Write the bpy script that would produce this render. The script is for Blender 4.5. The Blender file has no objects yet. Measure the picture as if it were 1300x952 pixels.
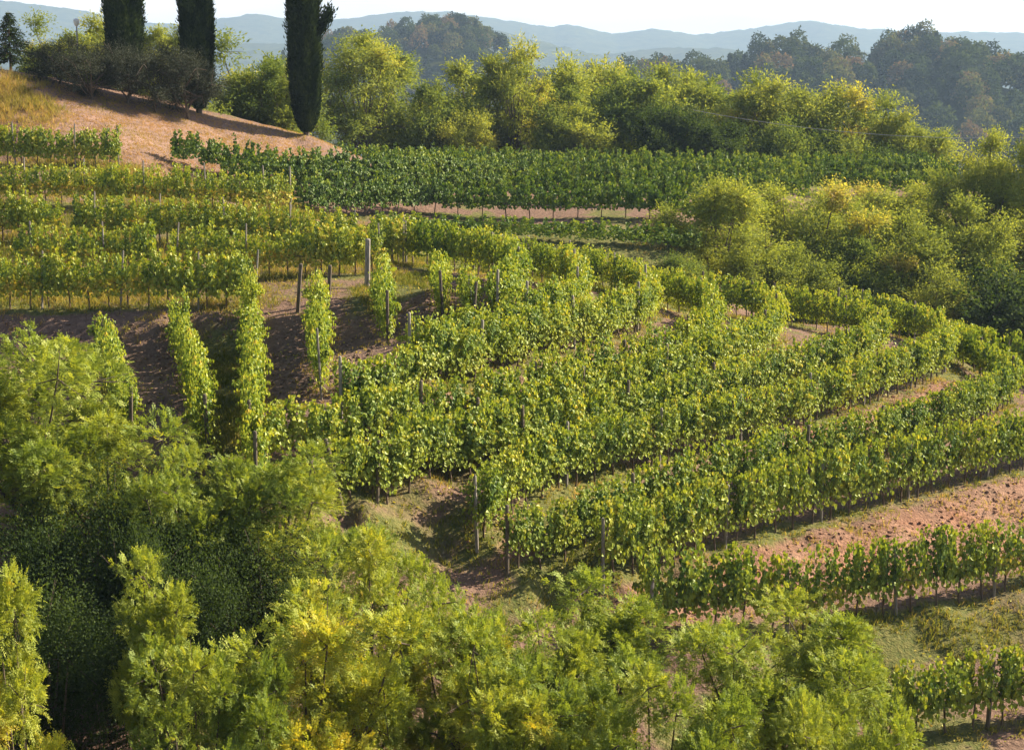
import bpy, math, random
import numpy as np
from mathutils import Vector

# ------------------------------------------------------------------ camera, sky, sun, exposure
SC = bpy.context.scene
COL = SC.collection
R = math.radians
FOC, CX, CY, HOR = 2200.0, 650.0, 476.0, 90.0
PITCH = math.atan((CY - HOR) / FOC)
cam_d = bpy.data.cameras.new("camera")
cam_d.sensor_width = 36.0
cam_d.lens = FOC / 1300.0 * 36.0
cam_d.clip_start = 0.5
cam_d.clip_end = 30000
cam = bpy.data.objects.new("camera", cam_d)
COL.objects.link(cam)
cam.location = (0, 0, 0)
cam.rotation_euler = (math.pi / 2 - PITCH, 0, 0)
SC.camera = cam

SUN_ELEV = 33.0          # degrees
SUN_BEHIND = 24.0        # degrees behind the pure right-hand direction
az = R(SUN_BEHIND)
sun_dir = Vector((math.cos(az) * math.cos(R(SUN_ELEV)), math.sin(az) * math.cos(R(SUN_ELEV)), math.sin(R(SUN_ELEV))))
world = bpy.data.worlds.new("World")
SC.world = world
world.use_nodes = True
wn, wl = world.node_tree.nodes, world.node_tree.links
bg = wn["Background"]
sky = wn.new("ShaderNodeTexSky")
sky.sky_type = 'NISHITA'
sky.sun_disc = False
sky.sun_elevation = R(SUN_ELEV)
sky.sun_rotation = math.atan2(sun_dir.x, sun_dir.y)
sky.altitude = 200
sky.air_density = 1.0
sky.dust_density = 2.5
sky.ozone_density = 1.0
# thin white cloud over most of the sky
tc = wn.new("ShaderNodeTexCoord")
mp = wn.new("ShaderNodeMapping"); mp.inputs["Scale"].default_value = (1.0, 1.0, 4.5)
nz = wn.new("ShaderNodeTexNoise"); nz.inputs["Scale"].default_value = 5.0; nz.inputs["Detail"].default_value = 6.0
nz.inputs["Roughness"].default_value = 0.55
rp = wn.new("ShaderNodeValToRGB")
rp.color_ramp.elements[0].position = 0.25; rp.color_ramp.elements[0].color = (0.92, 0.92, 0.92, 1)
rp.color_ramp.elements[1].position = 0.60; rp.color_ramp.elements[1].color = (0.95, 0.95, 0.95, 1)
nz2 = wn.new("ShaderNodeTexNoise"); nz2.inputs["Scale"].default_value = 7.0; nz2.inputs["Detail"].default_value = 5.0
rp2 = wn.new("ShaderNodeValToRGB")
rp2.color_ramp.elements[0].position = 0.35; rp2.color_ramp.elements[0].color = (10.0, 9.4, 8.8, 1)
rp2.color_ramp.elements[1].position = 0.6; rp2.color_ramp.elements[1].color = (13.5, 12.3, 11.2, 1)
mx = wn.new("ShaderNodeMix"); mx.data_type = 'RGBA'
wl.new(tc.outputs["Generated"], mp.inputs["Vector"])
wl.new(mp.outputs["Vector"], nz.inputs["Vector"]); wl.new(mp.outputs["Vector"], nz2.inputs["Vector"])
wl.new(nz.outputs["Fac"], rp.inputs["Fac"]); wl.new(nz2.outputs["Fac"], rp2.inputs["Fac"])
sz = wn.new("ShaderNodeSeparateXYZ"); wl.new(tc.outputs["Generated"], sz.inputs["Vector"])
ez = wn.new("ShaderNodeMapRange"); ez.inputs["From Min"].default_value = 0.06; ez.inputs["From Max"].default_value = 0.22
ez.inputs["To Min"].default_value = 1.0; ez.inputs["To Max"].default_value = 0.0; wl.new(sz.outputs["Z"], ez.inputs["Value"])
cm = wn.new("ShaderNodeMath"); cm.operation = 'MULTIPLY'; wl.new(rp.outputs["Color"], cm.inputs[0]); wl.new(ez.outputs["Result"], cm.inputs[1])
wl.new(cm.outputs[0], mx.inputs["Factor"])
wl.new(sky.outputs["Color"], mx.inputs["A"]); wl.new(rp2.outputs["Color"], mx.inputs["B"])
wl.new(mx.outputs["Result"], bg.inputs["Color"])
bg.inputs["Strength"].default_value = 0.05

sun_l = bpy.data.lights.new("sun", 'SUN')
sun_l.energy = 5.0
sun_l.angle = R(0.53)
sun_l.color = (1.0, 0.87, 0.64)
sun = bpy.data.objects.new("sun", sun_l)
COL.objects.link(sun)
sun.rotation_euler = sun_dir.to_track_quat('Z', 'Y').to_euler()

SC.view_settings.view_transform = 'Standard'
SC.view_settings.look = 'None'
SC.view_settings.exposure = 1.55
SC.view_settings.gamma = 1.0
SC.view_settings.use_curve_mapping = False
SC.render.engine = 'CYCLES'
SC.cycles.use_denoising = True
SC.cycles.denoiser = "OPENIMAGEDENOISE"
SC.cycles.denoising_prefilter = "ACCURATE"
SC.cycles.sample_clamp_indirect = 4.0
SC.cycles.use_adaptive_sampling = False
SC.cycles.max_bounces = 8
SC.cycles.diffuse_bounces = 4
SC.cycles.transmission_bounces = 4
SC.cycles.glossy_bounces = 1
SC.cycles.volume_bounces = 0
SC.cycles.caustics_reflective = False
SC.cycles.caustics_refractive = False

# ------------------------------------------------------------------ helpers
rng = np.random.default_rng(7)
random.seed(7)
_f = np.array((0, math.cos(PITCH), -math.sin(PITCH)))
_u = np.array((0, math.sin(PITCH), math.cos(PITCH)))
_r = np.array((1.0, 0, 0))

def ray(x, y):
    return _f + _r * ((x - CX) / FOC) + _u * ((CY - y) / FOC)

def G(x, y, h):
    """where the line of sight through a photo point meets the level h metres below the eye"""
    d = ray(x, y)
    return d * (-h / d[2])

def DY(x, y, Y):
    d = ray(x, y)
    return d * (Y / d[1])

def tag(o, label=None, cat=None, group=None, kind=None):
    if label: o["label"] = label
    if cat: o["category"] = cat
    if group: o["group"] = group
    if kind: o["kind"] = kind
    return o

def empty(name, loc, rz=0.0, scale=1.0):
    o = bpy.data.objects.new(name, None)
    COL.objects.link(o)
    o.empty_display_size = 0.3
    o.location = loc
    o.rotation_euler = (0, 0, rz)
    o.scale = (scale, scale, scale) if not hasattr(scale, "__len__") else scale
    return o

def link(name, me, parent=None, loc=None, rot=None, scale=None):
    o = bpy.data.objects.new(name, me)
    COL.objects.link(o)
    if parent is not None: o.parent = parent
    if loc is not None: o.location = loc
    if rot is not None: o.rotation_euler = rot
    if scale is not None: o.scale = scale
    return o

def mesh(name, V, F, mat=None, tint=None, smooth=False, attrs=None):
    """V (n,3), F (m,k) with one k"""
    V = np.ascontiguousarray(V, dtype=np.float32); F = np.ascontiguousarray(F, dtype=np.int32)
    me = bpy.data.meshes.new(name)
    k = F.shape[1]
    me.vertices.add(len(V)); me.vertices.foreach_set("co", V.ravel())
    me.loops.add(F.size); me.loops.foreach_set("vertex_index", F.ravel())
    me.polygons.add(len(F)); me.polygons.foreach_set("loop_start", np.arange(0, F.size, k, dtype=np.int32))
    me.update(calc_edges=True)
    if smooth:
        me.polygons.foreach_set("use_smooth", np.ones(len(F), dtype=bool))
    else:
        me.polygons.foreach_set("use_smooth", np.zeros(len(F), dtype=bool))
    A = dict(attrs or {})
    if tint is not None: A["tint"] = tint
    for n, v in A.items():
        a = me.attributes.new(n, 'FLOAT', 'POINT')
        a.data.foreach_set("value", np.ascontiguousarray(v, dtype=np.float32))
    if mat: me.materials.append(mat)
    return me

def unit(a):
    return a / np.maximum(np.linalg.norm(a, axis=-1, keepdims=True), 1e-9)

def leaves6(P, T, N, L, W, fold=0.18):
    """folded leaves: six points each, two quads"""
    T = unit(T); S = unit(np.cross(N, T)); N = unit(np.cross(T, S))
    L = L[:, None]; W = W[:, None]
    b = P; t = P + T * L - N * L * 0.12
    r1 = P + T * L * 0.22 + S * W * 0.5 + N * W * fold
    r2 = P + T * L * 0.68 + S * W * 0.40 + N * W * fold * 0.8
    l1 = P + T * L * 0.22 - S * W * 0.5 + N * W * fold
    l2 = P + T * L * 0.68 - S * W * 0.40 + N * W * fold * 0.8
    V = np.stack([b, r1, r2, t, l2, l1], axis=1).reshape(-1, 3)
    o = np.arange(len(P))[:, None] * 6
    F = np.concatenate([o + np.array([0, 1, 2, 3]), o + np.array([0, 3, 4, 5])], axis=0)
    return V, F

def leaves4(P, T, N, L, W):
    T = unit(T); S = unit(np.cross(N, T)); N = unit(np.cross(T, S))
    L = L[:, None]; W = W[:, None]
    V = np.stack([P, P + T * L * 0.45 + S * W * 0.5 + N * W * 0.12, P + T * L, P + T * L * 0.45 - S * W * 0.5 + N * W * 0.12], axis=1).reshape(-1, 3)
    F = np.arange(len(P) * 4).reshape(-1, 4)
    return V, F

def tubes(paths, n=7):
    """paths: list of (points, radii); returns V, F quads (open tubes with a closing point ring)"""
    VV, FF, off = [], [], 0
    for pts, rad in paths:
        pts = np.asarray(pts, float); rad = np.asarray(rad, float)
        tg = np.gradient(pts, axis=0); tg = unit(tg)
        ref = np.array((0.31, 0.95, 0.1)) if abs(tg[0][2]) > 0.7 else np.array((0, 0, 1.0))
        a = unit(np.cross(tg, ref)); b = unit(np.cross(tg, a))
        th = np.linspace(0, 2 * math.pi, n, endpoint=False)
        ring = pts[:, None, :] + rad[:, None, None] * (a[:, None, :] * np.cos(th)[None, :, None] + b[:, None, :] * np.sin(th)[None, :, None])
        m = len(pts)
        VV.append(ring.reshape(-1, 3))
        i = np.arange(m - 1)[:, None] * n; j = np.arange(n)[None, :]
        f = np.stack([i + j, i + (j + 1) % n, i + n + (j + 1) % n, i + n + j], axis=-1).reshape(-1, 4) + off
        FF.append(f)
        off += m * n
    return np.concatenate(VV), np.concatenate(FF)

def vnoise(x, y, seed=0):
    """value noise, 2-D, vectorised"""
    xi = np.floor(x).astype(np.int64); yi = np.floor(y).astype(np.int64)
    fx = x - xi; fy = y - yi
    fx = fx * fx * (3 - 2 * fx); fy = fy * fy * (3 - 2 * fy)
    def h(a, b):
        n = (a * 374761393 + b * 668265263 + seed * 974634777) & 0x7fffffff
        n = ((n ^ (n >> 13)) * 1274126177) & 0x7fffffff
        n = n ^ (n >> 16)
        return (n & 0xffff) / 65535.0
    return (h(xi, yi) * (1 - fx) + h(xi + 1, yi) * fx) * (1 - fy) + (h(xi, yi + 1) * (1 - fx) + h(xi + 1, yi + 1) * fx) * fy

def fbm(x, y, seed=0, oct=4):
    s, a, t = 0, 0.5, 0
    for k in range(oct):
        s = s + a * vnoise(x * 2 ** k, y * 2 ** k, seed + k); t += a; a *= 0.5
    return s / t

# ------------------------------------------------------------------ materials
def new_mat(name):
    m = bpy.data.materials.new(name); m.use_nodes = True
    nt = m.node_tree
    for n in list(nt.nodes): nt.nodes.remove(n)
    out = nt.nodes.new("ShaderNodeOutputMaterial")
    return m, nt.nodes, nt.links, out

def leaf_mat(name, stops, transl=0.42, gloss=0.06, rough=0.45, jitter=0.06, trans_boost=1.45):
    m, n, l, out = new_mat(name)
    at = n.new("ShaderNodeAttribute"); at.attribute_name = "tint"
    oi = n.new("ShaderNodeObjectInfo")
    sep = n.new("ShaderNodeSeparateColor"); l.new(oi.outputs["Color"], sep.inputs["Color"])
    # tint + (object colour red - 0.5) + small random
    a1 = n.new("ShaderNodeMath"); a1.operation = 'ADD'; l.new(at.outputs["Fac"], a1.inputs[0]); l.new(sep.outputs["Red"], a1.inputs[1])
    a2 = n.new("ShaderNodeMath"); a2.operation = 'MULTIPLY_ADD'
    l.new(oi.outputs["Random"], a2.inputs[0]); a2.inputs[1].default_value = jitter; l.new(a1.outputs[0], a2.inputs[2])
    a3 = n.new("ShaderNodeMath"); a3.operation = 'SUBTRACT'; l.new(a2.outputs[0], a3.inputs[0]); a3.inputs[1].default_value = 0.5 + jitter / 2
    cr = n.new("ShaderNodeValToRGB")
    el = cr.color_ramp.elements
    while len(el) < len(stops): el.new(0.5)
    for e, (p, c) in zip(el, stops): e.position = p; e.color = (*c, 1)
    l.new(a3.outputs[0], cr.inputs["Fac"])
    df = n.new("ShaderNodeBsdfDiffuse"); l.new(cr.outputs["Color"], df.inputs["Color"])
    tr = n.new("ShaderNodeBsdfTranslucent")
    mu = n.new("ShaderNodeMix"); mu.data_type = 'RGBA'; mu.blend_type = 'MULTIPLY'; mu.inputs["Factor"].default_value = 1.0
    l.new(cr.outputs["Color"], mu.inputs["A"]); mu.inputs["B"].default_value = (1.25 * trans_boost, 1.15 * trans_boost, 0.55 * trans_boost, 1)
    l.new(mu.outputs["Result"], tr.inputs["Color"])
    ms = n.new("ShaderNodeMixShader"); ms.inputs[0].default_value = transl
    l.new(df.outputs[0], ms.inputs[1]); l.new(tr.outputs[0], ms.inputs[2])
    gl = n.new("ShaderNodeBsdfGlossy"); gl.inputs["Roughness"].default_value = rough; gl.inputs["Color"].default_value = (0.9, 0.95, 0.85, 1)
    m2 = n.new("ShaderNodeMixShader"); m2.inputs[0].default_value = gloss
    l.new(ms.outputs[0], m2.inputs[1]); l.new(gl.outputs[0], m2.inputs[2])
    l.new(m2.outputs[0], out.inputs["Surface"])
    return m

M_VINE = leaf_mat("vine_leaf", [(0.0, (0.022, 0.050, 0.010)), (0.33, (0.085, 0.150, 0.018)), (0.60, (0.265, 0.320, 0.034)), (0.82, (0.46, 0.42, 0.050)), (1.0, (0.48, 0.31, 0.06))], transl=0.27, gloss=0.03, rough=0.5)
M_ROB = leaf_mat("locust_leaf", [(0.0, (0.051, 0.090, 0.019)), (0.4, (0.175, 0.239, 0.037)), (0.7, (0.339, 0.366, 0.050)), (0.88, (0.488, 0.435, 0.052)), (1.0, (0.531, 0.392, 0.048))], transl=0.34, gloss=0.02, rough=0.55)
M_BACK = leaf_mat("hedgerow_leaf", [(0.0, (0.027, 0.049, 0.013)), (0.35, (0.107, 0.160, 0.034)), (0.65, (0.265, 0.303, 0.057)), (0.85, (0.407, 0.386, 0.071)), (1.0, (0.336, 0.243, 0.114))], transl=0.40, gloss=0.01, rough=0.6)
M_OLIVE = leaf_mat("olive_leaf", [(0.0, (0.020, 0.024, 0.014)), (0.6, (0.050, 0.057, 0.034)), (1.0, (0.10, 0.11, 0.07))], transl=0.12, gloss=0.02, rough=0.6)
M_CYP = leaf_mat("cypress_leaf", [(0.0, (0.008, 0.016, 0.006)), (0.5, (0.026, 0.044, 0.014)), (1.0, (0.085, 0.115, 0.032))], transl=0.10, gloss=0.0)
M_FAR = leaf_mat("woodland_leaf", [(0.0, (0.016, 0.028, 0.012)), (0.45, (0.046, 0.070, 0.026)), (0.75, (0.100, 0.112, 0.042)), (0.92, (0.125, 0.100, 0.055)), (1.0, (0.15, 0.10, 0.065))], transl=0.3, gloss=0.0)
M_GRASS = leaf_mat("grass_blade", [(0.0, (0.060, 0.090, 0.018)), (0.4, (0.15, 0.17, 0.03)), (0.7, (0.32, 0.26, 0.075)), (1.0, (0.40, 0.25, 0.14))], transl=0.35, gloss=0.0)

def bark_mat(name, c1, c2, scale=6.0, rough=0.9):
    m, n, l, out = new_mat(name)
    t = n.new("ShaderNodeTexCoord")
    mp = n.new("ShaderNodeMapping"); mp.inputs["Scale"].default_value = (1, 1, 0.18); l.new(t.outputs["Object"], mp.inputs["Vector"])
    z = n.new("ShaderNodeTexNoise"); z.inputs["Scale"].default_value = scale * 3; z.inputs["Detail"].default_value = 6; l.new(mp.outputs["Vector"], z.inputs["Vector"])
    c = n.new("ShaderNodeValToRGB"); c.color_ramp.elements[0].position = 0.3; c.color_ramp.elements[1].position = 0.7
    c.color_ramp.elements[0].color = (*c1, 1); c.color_ramp.elements[1].color = (*c2, 1); l.new(z.outputs["Fac"], c.inputs["Fac"])
    p = n.new("ShaderNodeBsdfPrincipled"); l.new(c.outputs["Color"], p.inputs["Base Color"]); p.inputs["Roughness"].default_value = rough
    b = n.new("ShaderNodeBump"); b.inputs["Strength"].default_value = 0.6; b.inputs["Distance"].default_value = 0.02
    l.new(z.outputs["Fac"], b.inputs["Height"]); l.new(b.outputs["Normal"], p.inputs["Normal"])
    l.new(p.outputs[0], out.inputs["Surface"])
    return m

M_BARK = bark_mat("tree_bark", (0.05, 0.035, 0.025), (0.16, 0.12, 0.09))
M_VBARK = bark_mat("vine_bark", (0.07, 0.045, 0.03), (0.20, 0.14, 0.10))
M_POST = bark_mat("grey_post_wood", (0.13, 0.11, 0.10), (0.36, 0.32, 0.29))
M_POSTD = bark_mat("dark_post_wood", (0.06, 0.045, 0.035), (0.18, 0.14, 0.11))

def simple_mat(name, col, rough=0.6, metal=0.0):
    m, n, l, out = new_mat(name)
    p = n.new("ShaderNodeBsdfPrincipled"); p.inputs["Roughness"].default_value = rough; p.inputs["Metallic"].default_value = metal
    t = n.new("ShaderNodeTexCoord"); z = n.new("ShaderNodeTexNoise"); z.inputs["Scale"].default_value = 9; l.new(t.outputs["Object"], z.inputs["Vector"])
    c = n.new("ShaderNodeValToRGB"); c.color_ramp.elements[0].color = (*[v * 0.8 for v in col], 1); c.color_ramp.elements[1].color = (*[min(1, v * 1.15) for v in col], 1)
    l.new(z.outputs["Fac"], c.inputs["Fac"]); l.new(c.outputs["Color"], p.inputs["Base Color"])
    l.new(p.outputs[0], out.inputs["Surface"])
    return m

M_WIRE = simple_mat("galvanised_wire", (0.30, 0.30, 0.30), 0.8, 0.0)
M_WHITE = simple_mat("white_enamel", (0.75, 0.75, 0.73), 0.4)

# ------------------------------------------------------------------ vine rows, traced as level contours round the spur
# name -> (list of (photo x, photo y of the ground, metres below the eye)), kind
ROWS = {}
def lev(pts, h): return [(x, y, h) for x, y in pts]
ROWS["R1"] = lev([(1085, 945), (1140, 938), (1192, 931), (1250, 922), (1330, 910), (1420, 893), (1520, 868)], 18.0)
ROWS["R2"] = lev([(838, 812), (900, 800), (1000, 790), (1090, 779), (1210, 762), (1300, 745), (1400, 720), (1500, 690)], 16.4)
ROWS["R3"] = lev([(778, 735), (840, 716), (970, 681), (1100, 648), (1200, 622), (1300, 596), (1355, 572), (1385, 535), (1350, 505), (1300, 488), (1215, 470)], 15.0)
ROWS["R4"] = lev([(658, 713), (760, 686), (850, 656), (950, 627), (1050, 601), (1150, 572), (1245, 536), (1281, 512), (1272, 498), (1245, 485), (1205, 474)], 14.2)
ROWS["R5"] = lev([(614, 672), (680, 640), (740, 619), (826, 597), (900, 577), (1000, 550), (1100, 515), (1185, 482), (1204, 464), (1196, 450), (1172, 437), (1130, 424), (1070, 412)], 13.4)
ROWS["R6"] = lev([(492, 644), (570, 622), (650, 602), (740, 577), (826, 553), (920, 526), (1000, 500), (1085, 470), (1116, 449), (1100, 435), (1050, 422), (990, 410)], 12.7)
ROWS["R7"] = lev([(446, 625), (540, 596), (650, 566), (740, 541), (826, 515), (900, 489), (960, 460), (984, 437), (974, 416), (945, 403), (900, 396)], 12.0)
ROWS["R8"] = lev([(334, 592), (420, 578), (500, 560), (600, 538), (700, 513), (760, 496), (836, 474), (885, 452), (904, 430), (897, 412), (870, 401), (832, 393)], 11.2)
ROWS["C3"] = lev([(445, 532), (520, 512), (600, 491), (700, 462), (770, 440), (813, 420), (824, 402), (806, 382), (770, 368), (730, 359)], 10.5)
ROWS["C2"] = lev([(530, 471), (560, 462), (620, 447), (680, 430), (722, 412), (738, 394), (730, 376), (700, 362), (660, 353), (610, 347)], 9.7)
ROWS["C1"] = lev([(634, 409), (650, 395), (657, 378), (645, 362), (620, 352), (570, 343), (506, 336)], 9.0)
ROWS["L1"] = lev([(-60, 393), (0, 393), (150, 392), (250, 391), (310, 388)], 9.3)
ROWS["L2"] = [(-60, 349, 8.6), (60, 349, 8.6), (200, 350, 8.7), (330, 352, 8.8), (400, 352, 8.85), (472, 350, 8.9)]
ROWS["L3"] = [(-60, 305, 7.6), (60, 306, 7.65), (200, 310, 7.8), (330, 318, 8.1), (430, 328, 8.5), (500, 334, 8.8)]
ROWS["L4"] = [(-60, 258, 6.4), (60, 260, 6.5), (200, 264, 6.6), (300, 268, 6.8), (360, 270, 7.0)]
ROWS["L5"] = [(-60, 208, 4.9), (40, 211, 5.0), (140, 214, 5.2)]
ROWS["V1"] = [(132, 462, 11.0), (165, 566, 11.2)]
ROWS["V2"] = [(228, 450, 10.9), (264, 580, 11.1)]
ROWS["V3"] = [(318, 430, 10.5), (324, 594, 10.8)]
ROWS["V4"] = [(404, 414, 10.0), (408, 503, 10.3)]
ROWS["V5"] = [(484, 384, 9.4), (492, 436, 9.8)]
ROWS["V6"] = [(558, 370, 9.0), (562, 408, 9.3)]
ROWS["V7"] = [(594, 394, 9.15), (599, 426, 9.4)]
ROWS["B0"] = [(490, 299, 8.7), (600, 303, 8.87), (690, 306, 9.0), (780, 310, 9.15), (870, 313, 9.3)]
def brow(xa, xb, Y, ha, hb):
    out = []
    for k in range(7):
        t = k / 6; h = ha + (hb - ha) * t
        x = xa + (xb - xa) * t
        yy = HOR + FOC * h / Y
        for _ in range(6):
            p = G(x, yy, h); yy += (p[1] - Y) * FOC * h / Y / Y
        out.append((x, yy, h))
    return out
ROWS["B1"] = [(395, 275, 7.7), (460, 275, 7.95)] + brow(540, 885, 100, 8.25, 8.6)
ROWS["B2"] = [(300, 241, 6.5), (400, 250, 7.0), (520, 257, 7.65)] + brow(640, 935, 107, 8.1, 8.5)
ROWS["B3"] = [(238, 214, 5.4), (330, 221, 5.75), (400, 226, 6.05), (470, 231, 6.45), (550, 236, 7.0)] + brow(660, 1010, 114, 7.8, 8.5)
ROWS["B4"] = brow(475, 1190, 121, 7.4, 8.7)
ROWS["B5"] = brow(475, 1200, 128, 7.4, 8.5)
ROWS["B6"] = brow(440, 1195, 135, 7.6, 8.4)
ROW3D = {k: np.array([G(*p) for p in v]) for k, v in ROWS.items()}

def resample(P, step):
    # smooth Catmull-Rom through the points, then equal steps
    Q = []
    n = len(P)
    if n > 2:
        for i in range(n - 1):
            p0, p1, p2, p3 = P[max(i - 1, 0)], P[i], P[i + 1], P[min(i + 2, n - 1)]
            for t in np.linspace(0, 1, 14, endpoint=False):
                Q.append(0.5 * ((2 * p1) + (p2 - p0) * t + (2 * p0 - 5 * p1 + 4 * p2 - p3) * t * t + (3 * p1 - p0 - 3 * p2 + p3) * t ** 3))
        Q.append(P[-1]); Q = np.array(Q)
    else:
        Q = P
    d = np.concatenate([[0], np.cumsum(np.linalg.norm(np.diff(Q[:, :2], axis=0), axis=1))])
    m = max(2, int(round(d[-1] / step)) + 1)
    s = np.linspace(0, d[-1], m)
    return np.stack([np.interp(s, d, Q[:, k]) for k in range(3)], axis=1)

# ------------------------------------------------------------------ ground
ctrl = []
for k, P in ROW3D.items():
    q = resample(P, 3.2 if k[0] != "B" else 9.0)
    ctrl += list(q)
    if k[0] in "RCL":                                   # level bench either side of the row
        t = unit(np.gradient(q, axis=0)); nrm = np.stack([-t[:, 1], t[:, 0], 0 * t[:, 0]], axis=1)
        w = 0.55
        ctrl += list(q + nrm * w); ctrl += list(q - nrm * w)
def cp(*a):
    for x, y, h in a: ctrl.append(G(x, y, h))
# terracotta bank below R3, foot by R2
cp((860, 778, 16.35), (900, 772, 16.35), (1000, 757, 16.35), (1100, 741, 16.35), (1200, 724, 16.35), (1300, 706, 16.3), (1400, 690, 16.3))
# tussocky bank between R2 and R1
cp((1010, 860, 17.85), (1100, 858, 17.8), (1200, 848, 17.8), (1300, 835, 17.8))
# dark cut bank below L1: lip and foot
for x in (-60, 0, 60, 130, 200, 260, 300):
    _l = G(x, 399, 9.33); ctrl += [_l, np.array([_l[0], _l[1] - 0.40, -(10.70 - max(0, x - 200) * 0.006)]), np.array([_l[0], _l[1] - 1.4, -(10.85 - max(0, x - 200) * 0.006)])]
cp((345, 400, 9.35), (380, 398, 9.35), (420, 384, 9.2), (465, 364, 9.0), (520, 352, 8.95))
cp((350, 418, 9.9), (430, 396, 9.55))
# pocket floor
cp((60, 470, 11.0), (190, 500, 11.0), (100, 560, 11.4), (280, 505, 10.8), (200, 600, 11.5), (360, 470, 10.25), (370, 540, 10.7), (450, 440, 9.95), (520, 400, 9.4))
# headland in front of the row ends
cp((300, 640, 11.9), (400, 650, 12.3), (440, 690, 13.4), (520, 680, 13.3), (560, 720, 14.4), (620, 730, 14.6), (660, 775, 15.6), (730, 740, 15.05), (700, 800, 16.2), (790, 790, 16.1), (820, 860, 17.4), (200, 640, 12.3), (60, 600, 12.2))
# hay slope up to the olives and cypresses
for x, y, Y in ((0, 92, 103), (60, 106, 104), (110, 118, 105), (170, 131, 106), (215, 140, 107), (250, 146, 108), (320, 160, 109), (390, 170, 110)):
    ctrl.append(DY(x, y, Y))
for x, y, Y in ((30, 165, 96), (150, 175, 98), (220, 196, 99.5), (300, 183, 106), (380, 187, 109), (180, 225, 93)):
    ctrl.append(DY(x, y, Y))
for p in ((-60, 100, 4.0), (-80, 110, 8.0), (-55, 70, -6.0), (-90, 70, -3.0), (-50, 50, -11), (-48, 85, -1.5),
          (-38, 112, 0.8), (-20, 118, -2.8), (-20, 142, -8.5), (-10, 155, -12.0), (-45, 150, -6), (-80, 160, 2), (30, 142, -10.5), (15, 142, -10.2), (0, 142, -10.0), (-10, 145, -9.8), (60, 150, -14), (30, 160, -14), (0, 160, -13),
          (12.3, 93, -12.5), (14.5, 93, -15), (18, 94, -17), (24, 93, -19.0), (31, 95, -20.0), (40, 100, -22.0), (13, 97, -13.5), (17, 100, -15), (22, 103, -16), (28, 108, -15.5), (16, 105, -12.0), (21, 109, -13), (28, 113, -13.5), (55, 90, -27), (45, 80, -20), (60, 70, -26), (38, 118, -13.0), (50, 125, -15),
          (30, 60, -17.3), (40, 55, -21), (25, 46, -19.5), (15, 43, -19.0), (5, 44, -18.0), (-5, 44, -16.5), (-9, 46, -16.0), (-13, 46, -16.5), (-20, 46, -16.5), (-30, 47, -15.5),
          (-20, 37, -17.5), (-5, 37, -18.5), (10, 36, -19.5), (25, 36, -21), (40, 36, -24), (-40, 36, -16), (-60, 40, -14), (-10, 30, -19.5), (10, 30, -20.5), (-25, 30, -19),
          (-20, 24, -21), (0, 24, -21), (20, 24, -22), (45, 22, -28), (-50, 22, -20), (0, 12, -15), (-30, 12, -15), (30, 12, -16), (0, 4, -5.5), (0, 0, -2), (-30, 0, -2), (30, 0, -3), (0, -20, 4), (-60, -20, 6), (60, -20, 2),
          (90, 60, -36), (100, 110, -38), (-120, 60, 2), (-120, 120, 9), (90, 10, -26), (-100, 0, -2),
          (0, 200, -26), (60, 200, -30), (-60, 200, -14), (120, 160, -42), (-120, 200, -8)):
    ctrl.append(np.array(p, float))
ctrl = np.array(ctrl)
# drop near-duplicates
keep = []
for i, c in enumerate(ctrl):
    if not keep or np.min(np.linalg.norm(ctrl[keep][:, :2] - c[:2], axis=1)) > 0.40: keep.append(i)
ctrl = ctrl[keep]
def kern(d): return d
_n = len(ctrl)
_D = np.linalg.norm(ctrl[:, None, :2] - ctrl[None, :, :2], axis=2)
_A = np.zeros((_n + 3, _n + 3)); _A[:_n, :_n] = kern(_D) - np.eye(_n) * 0.35
_A[:_n, _n] = 1; _A[:_n, _n + 1:] = ctrl[:, :2] / 50; _A[_n, :_n] = 1; _A[_n + 1:, :_n] = ctrl[:, :2].T / 50
_w = np.linalg.solve(_A, np.concatenate([ctrl[:, 2], np.zeros(3)]))
VALLEY = -52.0
def base_z(X, Y):
    X = np.asarray(X, float); Y = np.asarray(Y, float)
    sh = X.shape; x = X.ravel(); y = Y.ravel(); z = np.empty(len(x))
    for i in range(0, len(x), 20000):
        a, b = x[i:i + 20000], y[i:i + 20000]
        ac, bc = np.clip(a, -140, 140), np.clip(b, -40, 230)
        d = np.sqrt((ac[:, None] - ctrl[None, :, 0]) ** 2 + (bc[:, None] - ctrl[None, :, 1]) ** 2)
        v = kern(d) @ _w[:_n] + _w[_n] + (ac / 50) * _w[_n + 1] + (bc / 50) * _w[_n + 2]
        # outside the modelled hill everything eases down to the valley floor
        out = np.maximum(np.maximum(np.abs(a) - 90, b - 170), np.maximum(-b - 30, 0))
        k = np.clip(out / 140, 0, 1); k = k * k * (3 - 2 * k)
        z[i:i + 20000] = v * (1 - k) + VALLEY * k
    return np.maximum(z, VALLEY).reshape(sh)
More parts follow.
